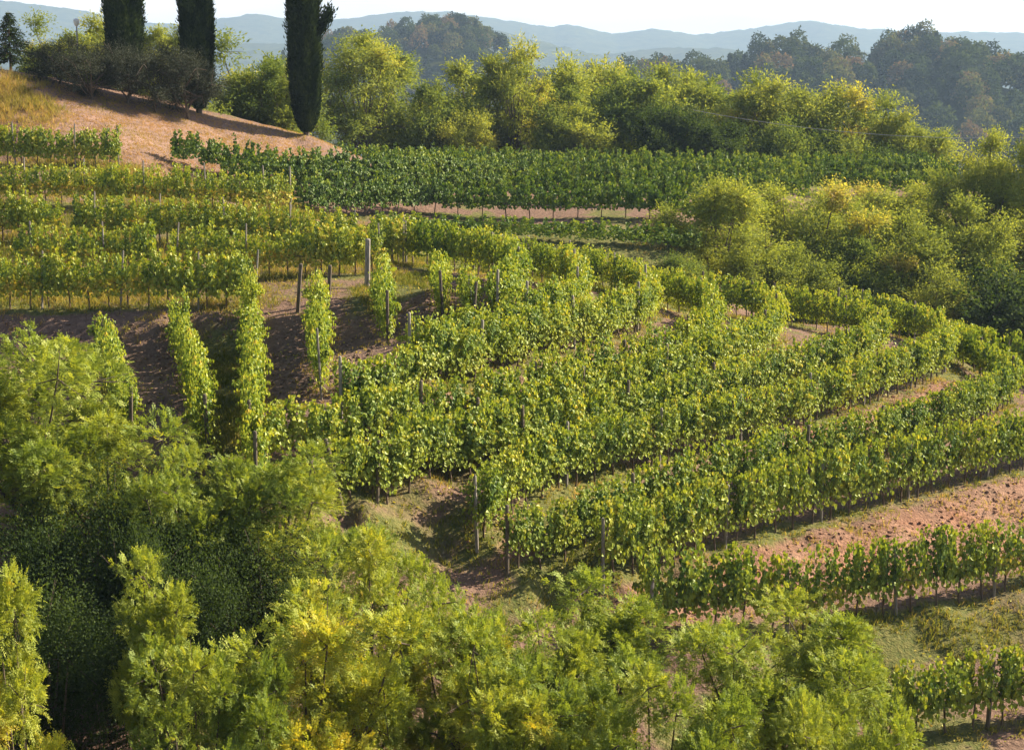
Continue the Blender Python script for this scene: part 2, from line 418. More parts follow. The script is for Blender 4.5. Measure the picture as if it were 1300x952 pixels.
# lookup grid
GX = np.arange(-64, 64.01, 0.5); GY = np.arange(2, 176.01, 0.5)
GZ = base_z(*np.meshgrid(GX, GY))
def zt(x, y):
    x = np.clip(np.asarray(x, float), GX[0], GX[-1] - 1e-3); y = np.clip(np.asarray(y, float), GY[0], GY[-1] - 1e-3)
    fx = (x - GX[0]) / 0.5; fy = (y - GY[0]) / 0.5
    i = fx.astype(int); j = fy.astype(int); fx = fx - i; fy = fy - j
    return (GZ[j, i] * (1 - fx) + GZ[j, i + 1] * fx) * (1 - fy) + (GZ[j + 1, i] * (1 - fx) + GZ[j + 1, i + 1] * fx) * fy
def hit(x, y, y0=30.0, y1=170.0):
    """first ground point along a line of sight"""
    Ys = np.arange(y0, y1, 0.15); d = ray(x, y)
    pts = d[None, :] * (Ys / d[1])[:, None]
    below = pts[:, 2] <= zt(pts[:, 0], pts[:, 1])
    i = int(np.argmax(below)) if below.any() else len(Ys) - 1
    return pts[i]

ROWS_S = {k: resample(P, 0.5) for k, P in ROW3D.items()}
allrow = np.concatenate([v for k, v in ROWS_S.items()])

def poly_mask(X, Y, poly, soft=0.8):
    """soft inside-test of a world polygon"""
    poly = np.asarray(poly)[:, :2]
    inside = np.zeros(X.shape, bool); dist = np.full(X.shape, 1e9)
    n = len(poly)
    for i in range(n):
        a, b = poly[i], poly[(i + 1) % n]
        c = ((a[1] > Y) != (b[1] > Y)) & (X < (b[0] - a[0]) * (Y - a[1]) / (b[1] - a[1] + 1e-12) + a[0])
        inside ^= c
        ab = b - a; t = np.clip(((X - a[0]) * ab[0] + (Y - a[1]) * ab[1]) / (ab @ ab + 1e-9), 0, 1)
        dist = np.minimum(dist, np.hypot(X - a[0] - t * ab[0], Y - a[1] - t * ab[1]))
    s = np.where(inside, dist, -dist)
    return np.clip(s / soft * 0.5 + 0.5, 0, 1)
def zone(pix, **k): return [hit(*p) for p in pix]
Z_CLAY = [zone([(815, 752), (880, 722), (1000, 692), (1100, 665), (1200, 636), (1300, 610), (1330, 640), (1300, 715), (1100, 745), (900, 780), (830, 790)]),
          zone([(1010, 552), (1100, 524), (1196, 486), (1222, 488), (1150, 540), (1060, 580), (1000, 590)]),
          zone([(585, 690), (650, 650), (680, 690), (640, 715)])]
Z_HAY = [[DY(20, 150, 97), DY(100, 150, 100), DY(160, 165, 99), DY(240, 185, 101), DY(330, 185, 105), DY(430, 180, 111), DY(300, 215, 99), DY(180, 235, 92), DY(100, 200, 95)] ,
         [DY(0, 92, 103), DY(250, 146, 108), DY(440, 178, 114), DY(380, 215, 103), DY(230, 215, 98), DY(140, 220, 93), DY(0, 170, 96)]]
Z_GRASS = [zone([(246, 440), (298, 412), (312, 470), (314, 570), (275, 580), (262, 530)]),
           zone([(440, 380), (460, 366), (540, 346), (545, 372), (480, 390)]),
           zone([(430, 690), (600, 640), (600, 672), (470, 715)]),
           zone([(620, 765), (740, 700), (750, 730), (650, 790)]),
           zone([(500, 700), (600, 676), (610, 700), (520, 720)]),
           zone([(980, 850), (1000, 810), (1150, 790), (1300, 770), (1300, 830), (1150, 850)])]
Z_CUT = [zone([(-20, 402), (150, 402), (300, 398), (300, 432), (150, 452), (-20, 456)])]
Z_WEED = [zone([(0, 398), (300, 396), (470, 366), (540, 342), (500, 300), (360, 255), (150, 205), (0, 200), (-60, 205), (-60, 398)])]
Z_GRASS.append([G(990, 250, 8.7), G(1250, 262, 10.5), G(1250, 225, 8.6), G(990, 226, 8.5)])
Z_GRASS.append([G(470, 338, 8.9), G(640, 345, 9.2), G(860, 385, 11.0), G(905, 330, 10.0), G(880, 305, 9.2), G(700, 292, 8.7), G(490, 285, 8.4)])
Z_TILL = [zone([(160, 450), (240, 445), (250, 560), (170, 570)]), zone([(330, 430), (400, 415), (470, 400), (545, 372), (660, 352), (640, 400), (560, 420), (480, 450), (440, 490), (410, 540), (340, 580)])]

def axis(core_a, core_b, step, far_a, far_b, grow=1.12):
    a = list(np.arange(core_a, core_b + 1e-6, step))
    s, v = step, a[-1]
    while v < far_b: s *= grow; v = min(v + s, far_b); a.append(v)
    s, v, lo = step, a[0], []
    while v > far_a: s *= grow; v = max(v - s, far_a); lo.append(v)
    return np.array(lo[::-1] + a)
gx = axis(-34, 34, 0.25, -9000, 9000)
gy1 = np.arange(42, 88, 0.25); gy2 = np.arange(88, 140, 0.45)
gy = np.concatenate([axis(42, 42.1, 0.25, -500, 42.0)[:-1], gy1, axis(88, 140, 0.45, 88, 9000)])
gy = np.unique(np.round(gy, 4))
MX, MY = np.meshgrid(gx, gy)
MZ = base_z(MX, MY)
near = (np.abs(MX) < 40) & (MY > 30) & (MY < 145)
rowd = np.full(MX.shape, 9.0)
idx = np.argwhere(near)
xs, ys = MX[near], MY[near]
rd = np.empty(len(xs))
for i in range(0, len(xs), 8000):
    rd[i:i + 8000] = np.sqrt(((xs[i:i + 8000, None] - allrow[None, :, 0]) ** 2 + (ys[i:i + 8000, None] - allrow[None, :, 1]) ** 2).min(axis=1))
rowd[near] = rd
def zmask(zs, soft): 
    m = np.zeros(MX.shape)
    for z_ in zs: m = np.maximum(m, poly_mask(MX, MY, z_, soft))
    return m
wob = (fbm(MX * 0.9, MY * 0.9, 5) - 0.5)
clay = np.clip(zmask(Z_CLAY, 0.9) + wob * 0.5, 0, 1) * (zmask(Z_CLAY, 0.9) > 0.02)
hay = np.clip(zmask(Z_HAY, 2.0), 0, 1)
till = np.clip(np.maximum(zmask(Z_TILL, 0.8), zmask(Z_CUT, 0.4)), 0, 1)
gz = zmask(Z_GRASS, 0.7)
under = np.exp(-(rowd / 0.55) ** 2)
grass = np.clip(gz * (0.95 + wob * 1.2) + under * 0.55 * (1 - till) + zmask(Z_WEED, 1.0) * 0.35 + np.clip((fbm(MX * 0.35, MY * 0.35, 9) - 0.52) * 4, 0, 0.6) * (1 - clay) * (1 - till) * (1 - hay), 0, 1)
grass = np.where((MY > 140) | (np.abs(MX) > 42) | (MY < 40), 0.9, grass)
rough = np.clip(0.25 + clay * 1.0 + till * 0.7 + hay * 0.15, 0, 1.3)
damp = np.clip(near * 1.0, 0, 1)
MZ = MZ + damp * rough * ((fbm(MX * 1.3, MY * 1.3, 21, 3) - 0.5) * 0.30 + (fbm(MX * 3.1, MY * 3.1, 31, 2) - 0.5) * 0.17)
MZ = MZ + damp * (fbm(MX * 0.3, MY * 0.3, 41, 3) - 0.5) * 0.2 * (1 - under)
ny, nx = MX.shape
ii = (np.arange(ny - 1)[:, None] * nx + np.arange(nx - 1)[None, :])
gF = np.stack([ii, ii + 1, ii + nx + 1, ii + nx], axis=-1).reshape(-1, 4)

def ground_mat():
    m, n, l, out = new_mat("hillside_soil")
    def attr(a):
        q = n.new("ShaderNodeAttribute"); q.attribute_name = a; return q.outputs["Fac"]
    t = n.new("ShaderNodeTexCoord")
    def noise(sc, det=6, rg=0.6):
        z = n.new("ShaderNodeTexNoise"); z.inputs["Scale"].default_value = sc; z.inputs["Detail"].default_value = det; z.inputs["Roughness"].default_value = rg
        l.new(t.outputs["Object"], z.inputs["Vector"]); return z.outputs["Fac"]
    def ramp(f, c1, c2, p1=0.3, p2=0.7):
        r_ = n.new("ShaderNodeValToRGB"); r_.color_ramp.elements[0].position = p1; r_.color_ramp.elements[1].position = p2
        r_.color_ramp.elements[0].color = (*c1, 1); r_.color_ramp.elements[1].color = (*c2, 1); l.new(f, r_.inputs["Fac"]); return r_.outputs["Color"]
    def mix(f, a, b):
        q = n.new("ShaderNodeMix"); q.data_type = 'RGBA'; l.new(f, q.inputs["Factor"]); l.new(a, q.inputs["A"]); l.new(b, q.inputs["B"]); return q.outputs["Result"]
    n1, n2, n3 = noise(1.1), noise(5.5), noise(0.35, 3)
    def ramp2(f, p1, p2): return ramp(f, (0, 0, 0), (1, 1, 1), p1, p2)
    n3 = ramp2(n3, 0.40, 0.60)
    soil = ramp(n2, (0.12, 0.073, 0.056), (0.25, 0.16, 0.12))
    clayc = mix(n3, ramp(n2, (0.20, 0.095, 0.060), (0.38, 0.195, 0.125)), ramp(n2, (0.16, 0.105, 0.075), (0.42, 0.24, 0.165)))
    hayc = ramp(n1, (0.19, 0.125, 0.10), (0.33, 0.21, 0.168))
    gr = ramp(n2, (0.06, 0.085, 0.02), (0.20, 0.18, 0.06))
    tl = ramp(n2, (0.13, 0.085, 0.068), (0.24, 0.16, 0.125))
    c = mix(attr("clay"), soil, clayc)
    c = mix(attr("till"), c, tl)
    c = mix(attr("hay"), c, hayc)
    # grass breaks up with noise
    ad = n.new("ShaderNodeMath"); ad.operation = 'ADD'; l.new(attr("grass"), ad.inputs[0]); l.new(n1, ad.inputs[1])
    mr = n.new("ShaderNodeMapRange"); mr.inputs["From Min"].default_value = 0.75; mr.inputs["From Max"].default_value = 1.15; l.new(ad.outputs[0], mr.inputs["Value"])
    c = mix(mr.outputs["Result"], c, gr)
    p = n.new("ShaderNodeBsdfPrincipled"); p.inputs["Roughness"].default_value = 0.95; l.new(c, p.inputs["Base Color"])
    if "Specular IOR Level" in p.inputs: p.inputs["Specular IOR Level"].default_value = 0.15
    b = n.new("ShaderNodeBump"); b.inputs["Strength"].default_value = 0.9; b.inputs["Distance"].default_value = 0.10
    hs = n.new("ShaderNodeMath"); hs.operation = 'ADD'; l.new(n2, hs.inputs[0]); l.new(noise(14, 4), hs.inputs[1])
    l.new(hs.outputs[0], b.inputs["Height"]); l.new(b.outputs["Normal"], p.inputs["Normal"])
    l.new(p.outputs[0], out.inputs["Surface"])
    return m
M_GROUND = ground_mat()
g = link("ground", mesh("ground", np.stack([MX, MY, MZ], -1).reshape(-1, 3), gF, M_GROUND, smooth=True,
         attrs={"clay": clay.ravel(), "hay": hay.ravel(), "till": till.ravel(), "grass": grass.ravel()}))
tag(g, kind="structure")

# ------------------------------------------------------------------ far hills
def wood_ground_mat(name, c1, c2, scale):
    m, n, l, out = new_mat(name)
    t = n.new("ShaderNodeTexCoord"); z = n.new("ShaderNodeTexNoise"); z.inputs["Scale"].default_value = scale; z.inputs["Detail"].default_value = 8; z.inputs["Roughness"].default_value = 0.7
    l.new(t.outputs["Object"], z.inputs["Vector"])
    r_ = n.new("ShaderNodeValToRGB"); r_.color_ramp.elements[0].position = 0.35; r_.color_ramp.elements[1].position = 0.65
    r_.color_ramp.elements[0].color = (*c1, 1); r_.color_ramp.elements[1].color = (*c2, 1); l.new(z.outputs["Fac"], r_.inputs["Fac"])
    p = n.new("ShaderNodeBsdfDiffuse"); l.new(r_.outputs["Color"], p.inputs["Color"])
    b = n.new("ShaderNodeBump"); b.inputs["Strength"].default_value = 1.0; b.inputs["Distance"].default_value = 0.25 / scale; l.new(z.outputs["Fac"], b.inputs["Height"]); l.new(b.outputs["Normal"], p.inputs["Normal"])
    l.new(p.outputs[0], out.inputs["Surface"])
    return m
M_HILL = wood_ground_mat("far_woodland", (0.02, 0.035, 0.014), (0.075, 0.085, 0.03), 0.03)
def hill(name, prof, Yr, width, rough_, seed, x0=-900, x1=2200, step=6):
    """a long ridge: skyline profile (photo points) at distance Yr, real slopes in front of and behind it"""
    px = np.arange(x0, x1, step); py = np.interp(px, [p[0] for p in prof], [p[1] for p in prof])
    X = (px - CX) / FOC * Yr
    zr = (HOR - py) / FOC * Yr
    s = np.linspace(-1, 1, 91)
    XX, SS = np.meshgrid(X, s)
    YY = Yr + SS * width
    fall = np.cos(np.clip(np.abs(SS), 0, 1) * math.pi) * 0.5 + 0.5
    nb = fbm(XX / (width * 0.28), YY / (width * 0.28), seed, 5) - 0.5
    sp = np.abs(fbm(XX / (width * 0.55), YY / (width * 1.4), seed + 9, 3) - 0.5) * 2
    zz = VALLEY - 3 + (zr[None, :] - VALLEY) * (fall * (1 - 0.5 * sp * (1 - fall)))
    zz = zz + nb * rough_ * (0.25 + (1 - fall) * 1.2) * fall
    zz = zz + (fbm(XX / 22, YY / 40, seed + 5, 3) - 0.5) * 13 * fall
    ny_, nx_ = XX.shape
    i_ = (np.arange(ny_ - 1)[:, None] * nx_ + np.arange(nx_ - 1)[None, :])
    F = np.stack([i_, i_ + 1, i_ + nx_ + 1, i_ + nx_], axis=-1).reshape(-1, 4)
    o = link(name, mesh(name, np.stack([XX, YY, zz], -1).reshape(-1, 3), F, M_HILL, smooth=True))
    return tag(o, kind="structure")
hill("far_hills", [(-900, 20), (-200, 10), (0, 2), (60, 9), (110, 15), (190, 31), (240, 33), (300, 26), (335, 22), (400, 30), (470, 22), (530, 16), (580, 19), (640, 28), (700, 36), (720, 33), (775, 44), (830, 38), (880, 46), (950, 39), (1015, 28), (1070, 36), (1130, 40), (1300, 44), (1600, 30), (2200, 40)], 5200, 1300, 60, 3)
hill("distant_hills", [(-900, 60), (0, 60), (400, 55), (560, 40), (600, 38), (650, 44), (700, 58), (760, 70), (820, 62), (880, 60), (960, 66), (1300, 72), (2200, 60)], 3600, 800, 40, 13)

# near wooded hill
WH = [(-900, 148), (250, 110), (380, 80), (440, 62), (500, 58), (560, 52), (590, 50), (625, 66), (650, 92), (700, 122), (745, 122), (800, 112), (860, 108), (930, 104), (980, 90), (1020, 86), (1070, 100), (1110, 92), (1150, 76), (1195, 88), (1240, 102), (1300, 112), (1500, 102), (2200, 128)]
def wh_line(px): return np.interp(px, [p[0] for p in WH], [p[1] for p in WH])
def wh_dist(px): return np.interp(px, [200, 430, 650, 760, 1300], [1120, 1080, 1050, 880, 800])
pxs = np.arange(100, 1900, 6.0)
ss = np.linspace(-1, 1.4, 61)
PXX, SSS = np.meshgrid(pxs, ss)
Yd = wh_dist(PXX)
XW = (PXX - CX) / FOC * Yd
YW = Yd + SSS * 260
def wh_z(px, s):
    top = (HOR - wh_line(px)) / FOC * wh_dist(px)
    fall = np.cos(np.clip(np.abs(s), 0, 1.0) * math.pi) * 0.5 + 0.5
    return VALLEY - 2 + (top - VALLEY) * fall
ZW = wh_z(PXX, SSS) + (fbm(XW / 50, YW / 50, 77, 4) - 0.5) * 10
ny_, nx_ = XW.shape
i_ = (np.arange(ny_ - 1)[:, None] * nx_ + np.arange(nx_ - 1)[None, :])
wf = np.stack([i_, i_ + 1, i_ + nx_ + 1, i_ + nx_], axis=-1).reshape(-1, 4)
tag(link("wooded_hill", mesh("wooded_hill", np.stack([XW, YW, ZW], -1).reshape(-1, 3), wf, M_HILL, smooth=True)), kind="structure")
PV, PT, PN, PL, PW, PC = [], [], [], [], [], []
for k in range(980):
    px = rng.uniform(380, 1480); s = -abs(rng.normal(0, 0.42)) + rng.uniform(0, 0.12)
    if s < -0.85: continue
    Y0 = wh_dist(px); x = (px - CX) / FOC * Y0; y = Y0 + s * 260
    z = wh_z(px, s) + (fbm(np.array(x / 50), np.array(y / 50), 77, 4) - 0.5) * 10
    r = rng.uniform(3.6, 7.4); hh = rng.uniform(0.9, 1.6) * r
    con = rng.random() < 0.12
    nl = 480
    d = unit(rng.normal(size=(nl, 3))); d[:, 2] = np.where(d[:, 2] < -0.3, -d[:, 2], d[:, 2])
    # lumpy crown
    lob = unit(rng.normal(size=(9, 3))); bump = np.max(d @ lob.T, axis=1)
    rad = (0.62 + 0.42 * bump ** 3) * rng.uniform(0.82, 1.05, nl)
    if con:
        tt = rng.random(nl); a = rng.uniform(0, 2 * math.pi, nl); w = (1 - tt) ** 0.9 * r * 0.55 * rng.uniform(0.7, 1.05, nl)
        p = np.stack([np.cos(a) * w, np.sin(a) * w, tt * r * 2.4], 1); d = unit(np.stack([np.cos(a), np.sin(a), 0.6 + 0 * a], 1))
    else:
        p = d * rad[:, None] * np.array([r, r, hh])
        p[:, 2] += hh * 0.9
    PV.append(p + np.array([x, y, float(z)]))
    PN.append(unit(d + rng.normal(size=(nl, 3)) * 0.5)); PT.append(rng.normal(size=(nl, 3)) + np.array([0, 0, -0.3]))
    PL.append(rng.uniform(1.0, 1.8, nl)); PW.append(rng.uniform(0.7, 1.2, nl))
    base = 0.12 if con else np.clip(rng.normal(0.45, 0.2), 0.05, 0.97)
    if rng.random() < 0.04: base = 0.93
    PC.append(np.clip(base + rng.normal(0, 0.08, nl), 0, 1))
V, F = leaves4(np.concatenate(PV), np.concatenate(PT), np.concatenate(PN), np.concatenate(PL), np.concatenate(PW))
o = link("forest", mesh("forest", V, F, M_FAR, tint=np.repeat(np.concatenate(PC), 4)))
o.color = (0.5, 1, 1, 1)
tag(o, "hazy mixed wood of rounded crowns covering the far hill", "forest", kind="stuff")

# ------------------------------------------------------------------ haze
hb = np.array([(-9400, -700, VALLEY - 8), (9400, -700, VALLEY - 8), (9400, 9400, VALLEY - 8), (-9400, 9400, VALLEY - 8),
               (-9400, -700, 240), (9400, -700, 240), (9400, 9400, 240), (-9400, 9400, 240)], float)
hm, hn, hl, hout = new_mat("haze_air")
pv = hn.new("ShaderNodeVolumePrincipled")
pv.inputs["Color"].default_value = (0.48, 0.68, 1.0, 1)
pv.inputs["Density"].default_value = 0.00017
pv.inputs["Anisotropy"].default_value = 0.2
hl.new(pv.outputs[0], hout.inputs["Volume"])
hz = link("haze", mesh("haze", hb, np.array([(0, 3, 2, 1), (4, 5, 6, 7), (0, 1, 5, 4), (1, 2, 6, 5), (2, 3, 7, 6), (3, 0, 4, 7)]), hm))
tag(hz, "thin blue summer haze over the valley", "haze", kind="stuff")

# ------------------------------------------------------------------ grapevines
def vine_mesh(seed, n_shoot=13, lo=0.62, hi=2.05, thick=0.24, n_leaf=20, droop=0.25, size=0.135, length=1.0, yellow=0.25, lower=60):
    r = np.random.default_rng(seed)
    P, N, C = [], [], []
    nc = max(3, int(round(3.6 * length)))
    cx = (np.arange(nc) + r.uniform(0.2, 0.8, nc)) / nc * length - length / 2
    cside = r.choice([-1, 1], nc); ctop = r.uniform(-0.22, 0.10, nc)
    for s in range(n_shoot):
        kc = s % nc
        x0 = cx[kc] + r.normal(0, 0.055)
        side = cside[kc] if r.random() < 0.6 else -cside[kc]
        top = hi + ctop[kc] + r.uniform(-0.10, 0.06) + (r.random() < 0.15) * r.uniform(0.05, 0.25)
        t = np.linspace(0, 1, n_leaf) + r.uniform(-0.02, 0.02, n_leaf)
        flop = r.random() < droop
        lean = r.uniform(0.35, 1.25) * thick * side
        x = x0 + r.normal(0, 0.08) * t + r.normal(0, 0.05, n_leaf)
        y = lean * np.sin(np.clip(t, 0, 1) * 2.2) * 1.1 + r.normal(0, 0.06, n_leaf)
        z = lo + 0.15 + (top - lo - 0.15) * t
        if flop:
            k = t > 0.6
            z = np.where(k, z - (t - 0.6) ** 1.0 * 1.5, z); y = np.where(k, y + side * (t - 0.6) * 0.8, y)
        P.append(np.stack([x, y, z], 1)); sy = np.sign(y + r.normal(0, 0.06, n_leaf))
        up = np.clip((z - (hi - 0.55)) / 0.5, 0, 1)
        N.append(np.stack([r.normal(0, 0.38, n_leaf), sy * (0.9 - 0.45 * up) + r.normal(0, 0.25, n_leaf), 0.30 + 0.8 * up + r.normal(0, 0.36, n_leaf)], 1))
        C.append(0.40 + r.normal(0, 0.06) + r.normal(0, 0.085, n_leaf) + (t > 0.85) * 0.10 + (t < 0.28) * r.uniform(0, yellow * 1.6, n_leaf))
    k = lower
    y = r.normal(0, thick * 0.8, k)
    P.append(np.stack([r.uniform(-0.55, 0.55, k) * length, y, lo + r.uniform(-0.12, 0.55, k)], 1))
    N.append(np.stack([r.normal(0, 0.4, k), np.sign(y) * r.uniform(0.6, 1, k), r.uniform(0.0, 0.6, k)], 1))
    C.append(0.42 + r.uniform(0, yellow * 2.0, k))
    P, N, C = np.concatenate(P), unit(np.concatenate(N)), np.concatenate(C)
    n = len(P)
    T = np.stack([r.normal(0, 0.45, n), N[:, 1] * 0.35 + r.normal(0, 0.2, n), -0.9 + r.normal(0, 0.35, n)], 1)
    L = size * r.uniform(0.65, 1.35, n)
    V, F = leaves6(P, T, N, L, L * r.uniform(0.85, 1.1, n))
    return mesh("vine", V, F, M_VINE, tint=np.repeat(np.clip(C, 0, 1), 6))

V_LUSH = [vine_mesh(100 + i, 16, 0.66, 2.08, 0.26, 34, 0.30, 0.115, yellow=0.07, lower=130) for i in range(8)]
V_THIN = [vine_mesh(200 + i, 12, 0.62, 1.95, 0.26, 24, 0.3, 0.112, yellow=0.22, lower=130) for i in range(6)]
V_COL = [vine_mesh(300 + i, 15, 0.40, 2.08, 0.24, 30, 0.45, 0.108, yellow=0.12, lower=130) for i in range(5)]
V_DARK = [vine_mesh(400 + i, 20, 0.75, 2.15, 0.60, 32, 0.65, 0.140, length=1.5, yellow=0.05, lower=170) for i in range(6)]

def trunk_mesh(seed, h=0.85):
    r = np.random.default_rng(seed)
    z = np.linspace(-0.15, h, 6); x = np.cumsum(r.normal(0, 0.02, 6)); y = np.cumsum(r.normal(0, 0.015, 6))
    arm = [(np.stack([x[-1] + np.linspace(0, s * 0.42, 4), y[-1] + np.zeros(4), h + np.array([0, 0.05, 0.06, 0.05])], 1), [0.022, 0.02, 0.016, 0.01]) for s in (-1, 1)]
    V, F = tubes([(np.stack([x, y, z], 1), [0.042, 0.036, 0.033, 0.032, 0.03, 0.028])] + arm, 6)
    return mesh("trunk", V, F, M_VBARK, smooth=True)
TRUNKS = [trunk_mesh(500 + i) for i in range(5)]

def post_mesh(name, h, w, mat, seed):
    """a squared, slightly tapered weathered post with a chamfered head and a wire staple"""
    r = np.random.default_rng(seed)
    zs = [-0.3, 0.4, 0.9, 1.4, h - 0.04, h]; ws = [w, w * 0.98, w * 0.95, w * 0.93, w * 0.92, w * 0.55]
    V, F = [], []
    ox = np.cumsum(r.normal(0, 0.006, len(zs)))
    for k, (z, a) in enumerate(zip(zs, ws)):
        c = a * 0.28
        for (sx, sy) in ((1, -1), (1, 1), (-1, 1), (-1, -1)):
            for (dx, dy) in (((a / 2, a / 2 - c), (a / 2 - c, a / 2)) if sx * sy > 0 else ((a / 2 - c, a / 2), (a / 2, a / 2 - c))):
                V.append((ox[k] + sx * dx, sy * dy, z))
    for k in range(len(zs) - 1):
        for j in range(8): F.append((k * 8 + j, k * 8 + (j + 1) % 8, (k + 1) * 8 + (j + 1) % 8, (k + 1) * 8 + j))
    b = (len(zs) - 1) * 8
    F += [(b, b + 1, b + 2, b + 3), (b, b + 3, b + 4, b + 7), (b + 4, b + 5, b + 6, b + 7)]
    return mesh(name, np.array(V), np.array(F), mat)
P_GREY = [post_mesh("post", 2.08, 0.105, M_POST, 600 + i) for i in range(3)]
P_DARK = [post_mesh("post", 2.0, 0.12, M_POSTD, 610 + i) for i in range(3)]
P_THIN = [post_mesh("post", 2.3, 0.075, M_POST, 620 + i) for i in range(3)]

def vine_row(key, label, group, variants, spacing=0.95, yel=0.0, hs=1.0, posts=None, post_every=5, trunks=True, gap=0.0, end_lean=None, wires=0, end_post=True):
    S = resample(ROW3D[key], spacing)
    S[:, 2] = zt(S[:, 0], S[:, 1])
    t = unit(np.gradient(S[:, :2], axis=0))
    root = empty("vine_row", tuple(S[0]))
    tag(root, label, "vine row", group)
    base = Vector(S[0])
    r = random.Random(key)
    for i in range(len(S)):
        ang = math.atan2(t[i, 1], t[i, 0])
        p = Vector(S[i]) - base
        if i % post_every == 0 or i == len(S) - 1:
            if posts and (key[0] != "V" or i == len(S) - 1):
                end = i == 0 or i == len(S) - 1
                q = link("post", r.choice(posts), root, p + Vector((math.cos(ang), math.sin(ang), 0)) * (-0.45 if i == 0 else 0.45), (r.gauss(0, 0.025), r.gauss(0, 0.03), ang))
                if end and end_lean and i == 0:
                    q.rotation_euler = (end_lean[1], end_lean[0], 0)
        if r.random() < gap: continue
        o = link("vine", r.choice(variants), root, p + Vector((0, r.gauss(0, 0.03), -0.02)), (r.gauss(0, 0.05), r.gauss(0, 0.03), ang + (math.pi if r.random() < 0.5 else 0)),
                 (1.0 + r.gauss(0, 0.05), (0.8 if key[0] == "V" else 1.0) + r.gauss(0, 0.07), hs * (1.0 + r.gauss(0, 0.035))))
        o.color = (0.5 + yel + r.gauss(0, 0.035), 1, 1, 1)
        if trunks:
            link("trunk", r.choice(TRUNKS), o, (0, 0, 0), (0, 0, r.uniform(-0.4, 0.4)))
    for k in range(wires):
        pts = S - np.array(S[0]) + np.array([0, 0, 0.75 + 0.55 * k])
        V, F = tubes([(pts, np.full(len(pts), 0.004))], 4)
        link("wire", mesh("wire", V, F, M_WIRE), root)
    return root

GR = "vine rows on the terraces of the spur"
GL = "vine rows on the upper terraces"
GV = "vine rows running straight downhill"
GB = "dark vine rows on the plateau"
vine_row("R1", "lowest vine row, tied to a stout dark post beside the feathery foreground locust", GR, V_LUSH, yel=0.06, hs=1.08, posts=P_DARK, post_every=4, wires=2, trunks=True)
vine_row("R2", "vine row with small gaps and bare wire just below the terracotta bank", GR, V_LUSH + V_THIN[:3], yel=0.03, hs=1.20, posts=P_GREY, post_every=4, gap=0.04, wires=2)
vine_row("R3", "tall vine row along the top of the terracotta bank, starting at a grey end post", GR, V_LUSH, yel=0.07, hs=1.14, posts=P_GREY, post_every=5, wires=2)
vine_row("R4", "second vine row above the terracotta bank, hooking round at a dark hollow bend", GR, V_LUSH, yel=0.05, hs=0.95, posts=P_DARK, post_every=5)
vine_row("R5", "long vine row above the bare pink strip, a pale stout post at its end", GR, V_LUSH, yel=0.08, hs=1.00, posts=P_GREY, post_every=5)
vine_row("R6", "vine row whose end stands on a dark upright post above the grassy headland", GR, V_LUSH, yel=0.08, hs=0.94, posts=P_DARK, post_every=6)
vine_row("R7", "vine row ending at a thin dark post that leans over the headland", GR, V_LUSH, yel=0.08, hs=0.94, posts=P_DARK, post_every=6, end_lean=(-0.22, 0))
vine_row("R8", "vine row reaching furthest towards the leafy gully, low dark vines at its end", GR, V_LUSH + V_THIN[:1], yel=0.09, hs=0.93, posts=P_DARK, post_every=6)
vine_row("C3", "vine row with the third bend counted from the brow of the knoll", GR, V_LUSH, yel=0.09, hs=0.93, posts=P_GREY, post_every=7)
vine_row("C2", "vine row with the second bend counted from the brow of the knoll", GR, V_LUSH, yel=0.07, hs=0.92, posts=P_GREY, post_every=7)
vine_row("C1", "innermost and shortest bending vine row, nearest the brow of the knoll", GR, V_LUSH, yel=0.05, hs=1.00, posts=P_GREY, post_every=7)
vine_row("L1", "yellowing vine row standing on the lip of the dark cut bank", GL, V_LUSH[:5] + V_THIN, 0.75, yel=0.10, hs=1.08, posts=P_THIN, post_every=4)
vine_row("L2", "thin yellowing vine row just above the one on the dark bank", GL, V_THIN + V_LUSH[:3], 0.75, yel=0.11, hs=1.08, posts=P_THIN, post_every=4, gap=0.05)
vine_row("L3", "sparse yellow green vine row leading up to the first bend of the knoll", GL, V_THIN + V_LUSH[:3], 0.75, yel=0.12, posts=P_THIN, post_every=4, gap=0.05)
vine_row("L4", "yellow green vine row below the hay slope, ending by the dark plateau vines", GL, V_THIN + V_LUSH[:1], 0.75, yel=0.11, posts=P_THIN, post_every=4)
vine_row("L5", "short topmost vine row right under the dry grass of the hay slope", GL, V_LUSH[:4] + V_THIN[:2], 0.75, yel=0.09, posts=P_THIN, post_every=4)
vine_row("V1", "downhill vine row half buried in the gully trees", GV, V_COL, 0.9, yel=0.05, hs=1.0, posts=P_DARK, post_every=6)
vine_row("V2", "downhill vine row along the left edge of the grassy slope", GV, V_COL, 0.9, yel=0.08, hs=1.0, posts=P_DARK, post_every=7)
vine_row("V3", "longest downhill vine row, between the grassy slope and bare brown soil", GV, V_COL, 0.9, yel=0.08, hs=1.0, posts=P_DARK, post_every=7)
vine_row("V4", "downhill vine row between two strips of bare brown soil, a thin post at its foot", GV, V_COL, 0.9, yel=0.08, hs=1.0, posts=P_THIN, post_every=8)
vine_row("V5", "short downhill vine row below the pair of tall grey posts", GV, V_COL, 0.9, yel=0.03, hs=0.98, posts=P_DARK, post_every=8)
vine_row("V6", "shortest downhill vine row, beside the innermost bend", GV, V_COL, 0.9, yel=0.05, hs=0.95, posts=P_DARK, post_every=8)
vine_row("V7", "thin downhill vine row with bare wires, tucked inside the innermost bend", GV, V_COL, 0.9, yel=0.06, hs=0.9, posts=P_DARK, post_every=8, wires=2)
vine_row("B0", "low dark vine row in front of the plateau, below its pale track", GB, V_DARK, 1.4, yel=-0.08, hs=0.62, trunks=False)
vine_row("B1", "front dark vine row of the plateau with bare leaning trunks above a pale track", GB, V_DARK, 1.4, yel=-0.14, hs=1.0, trunks=True)
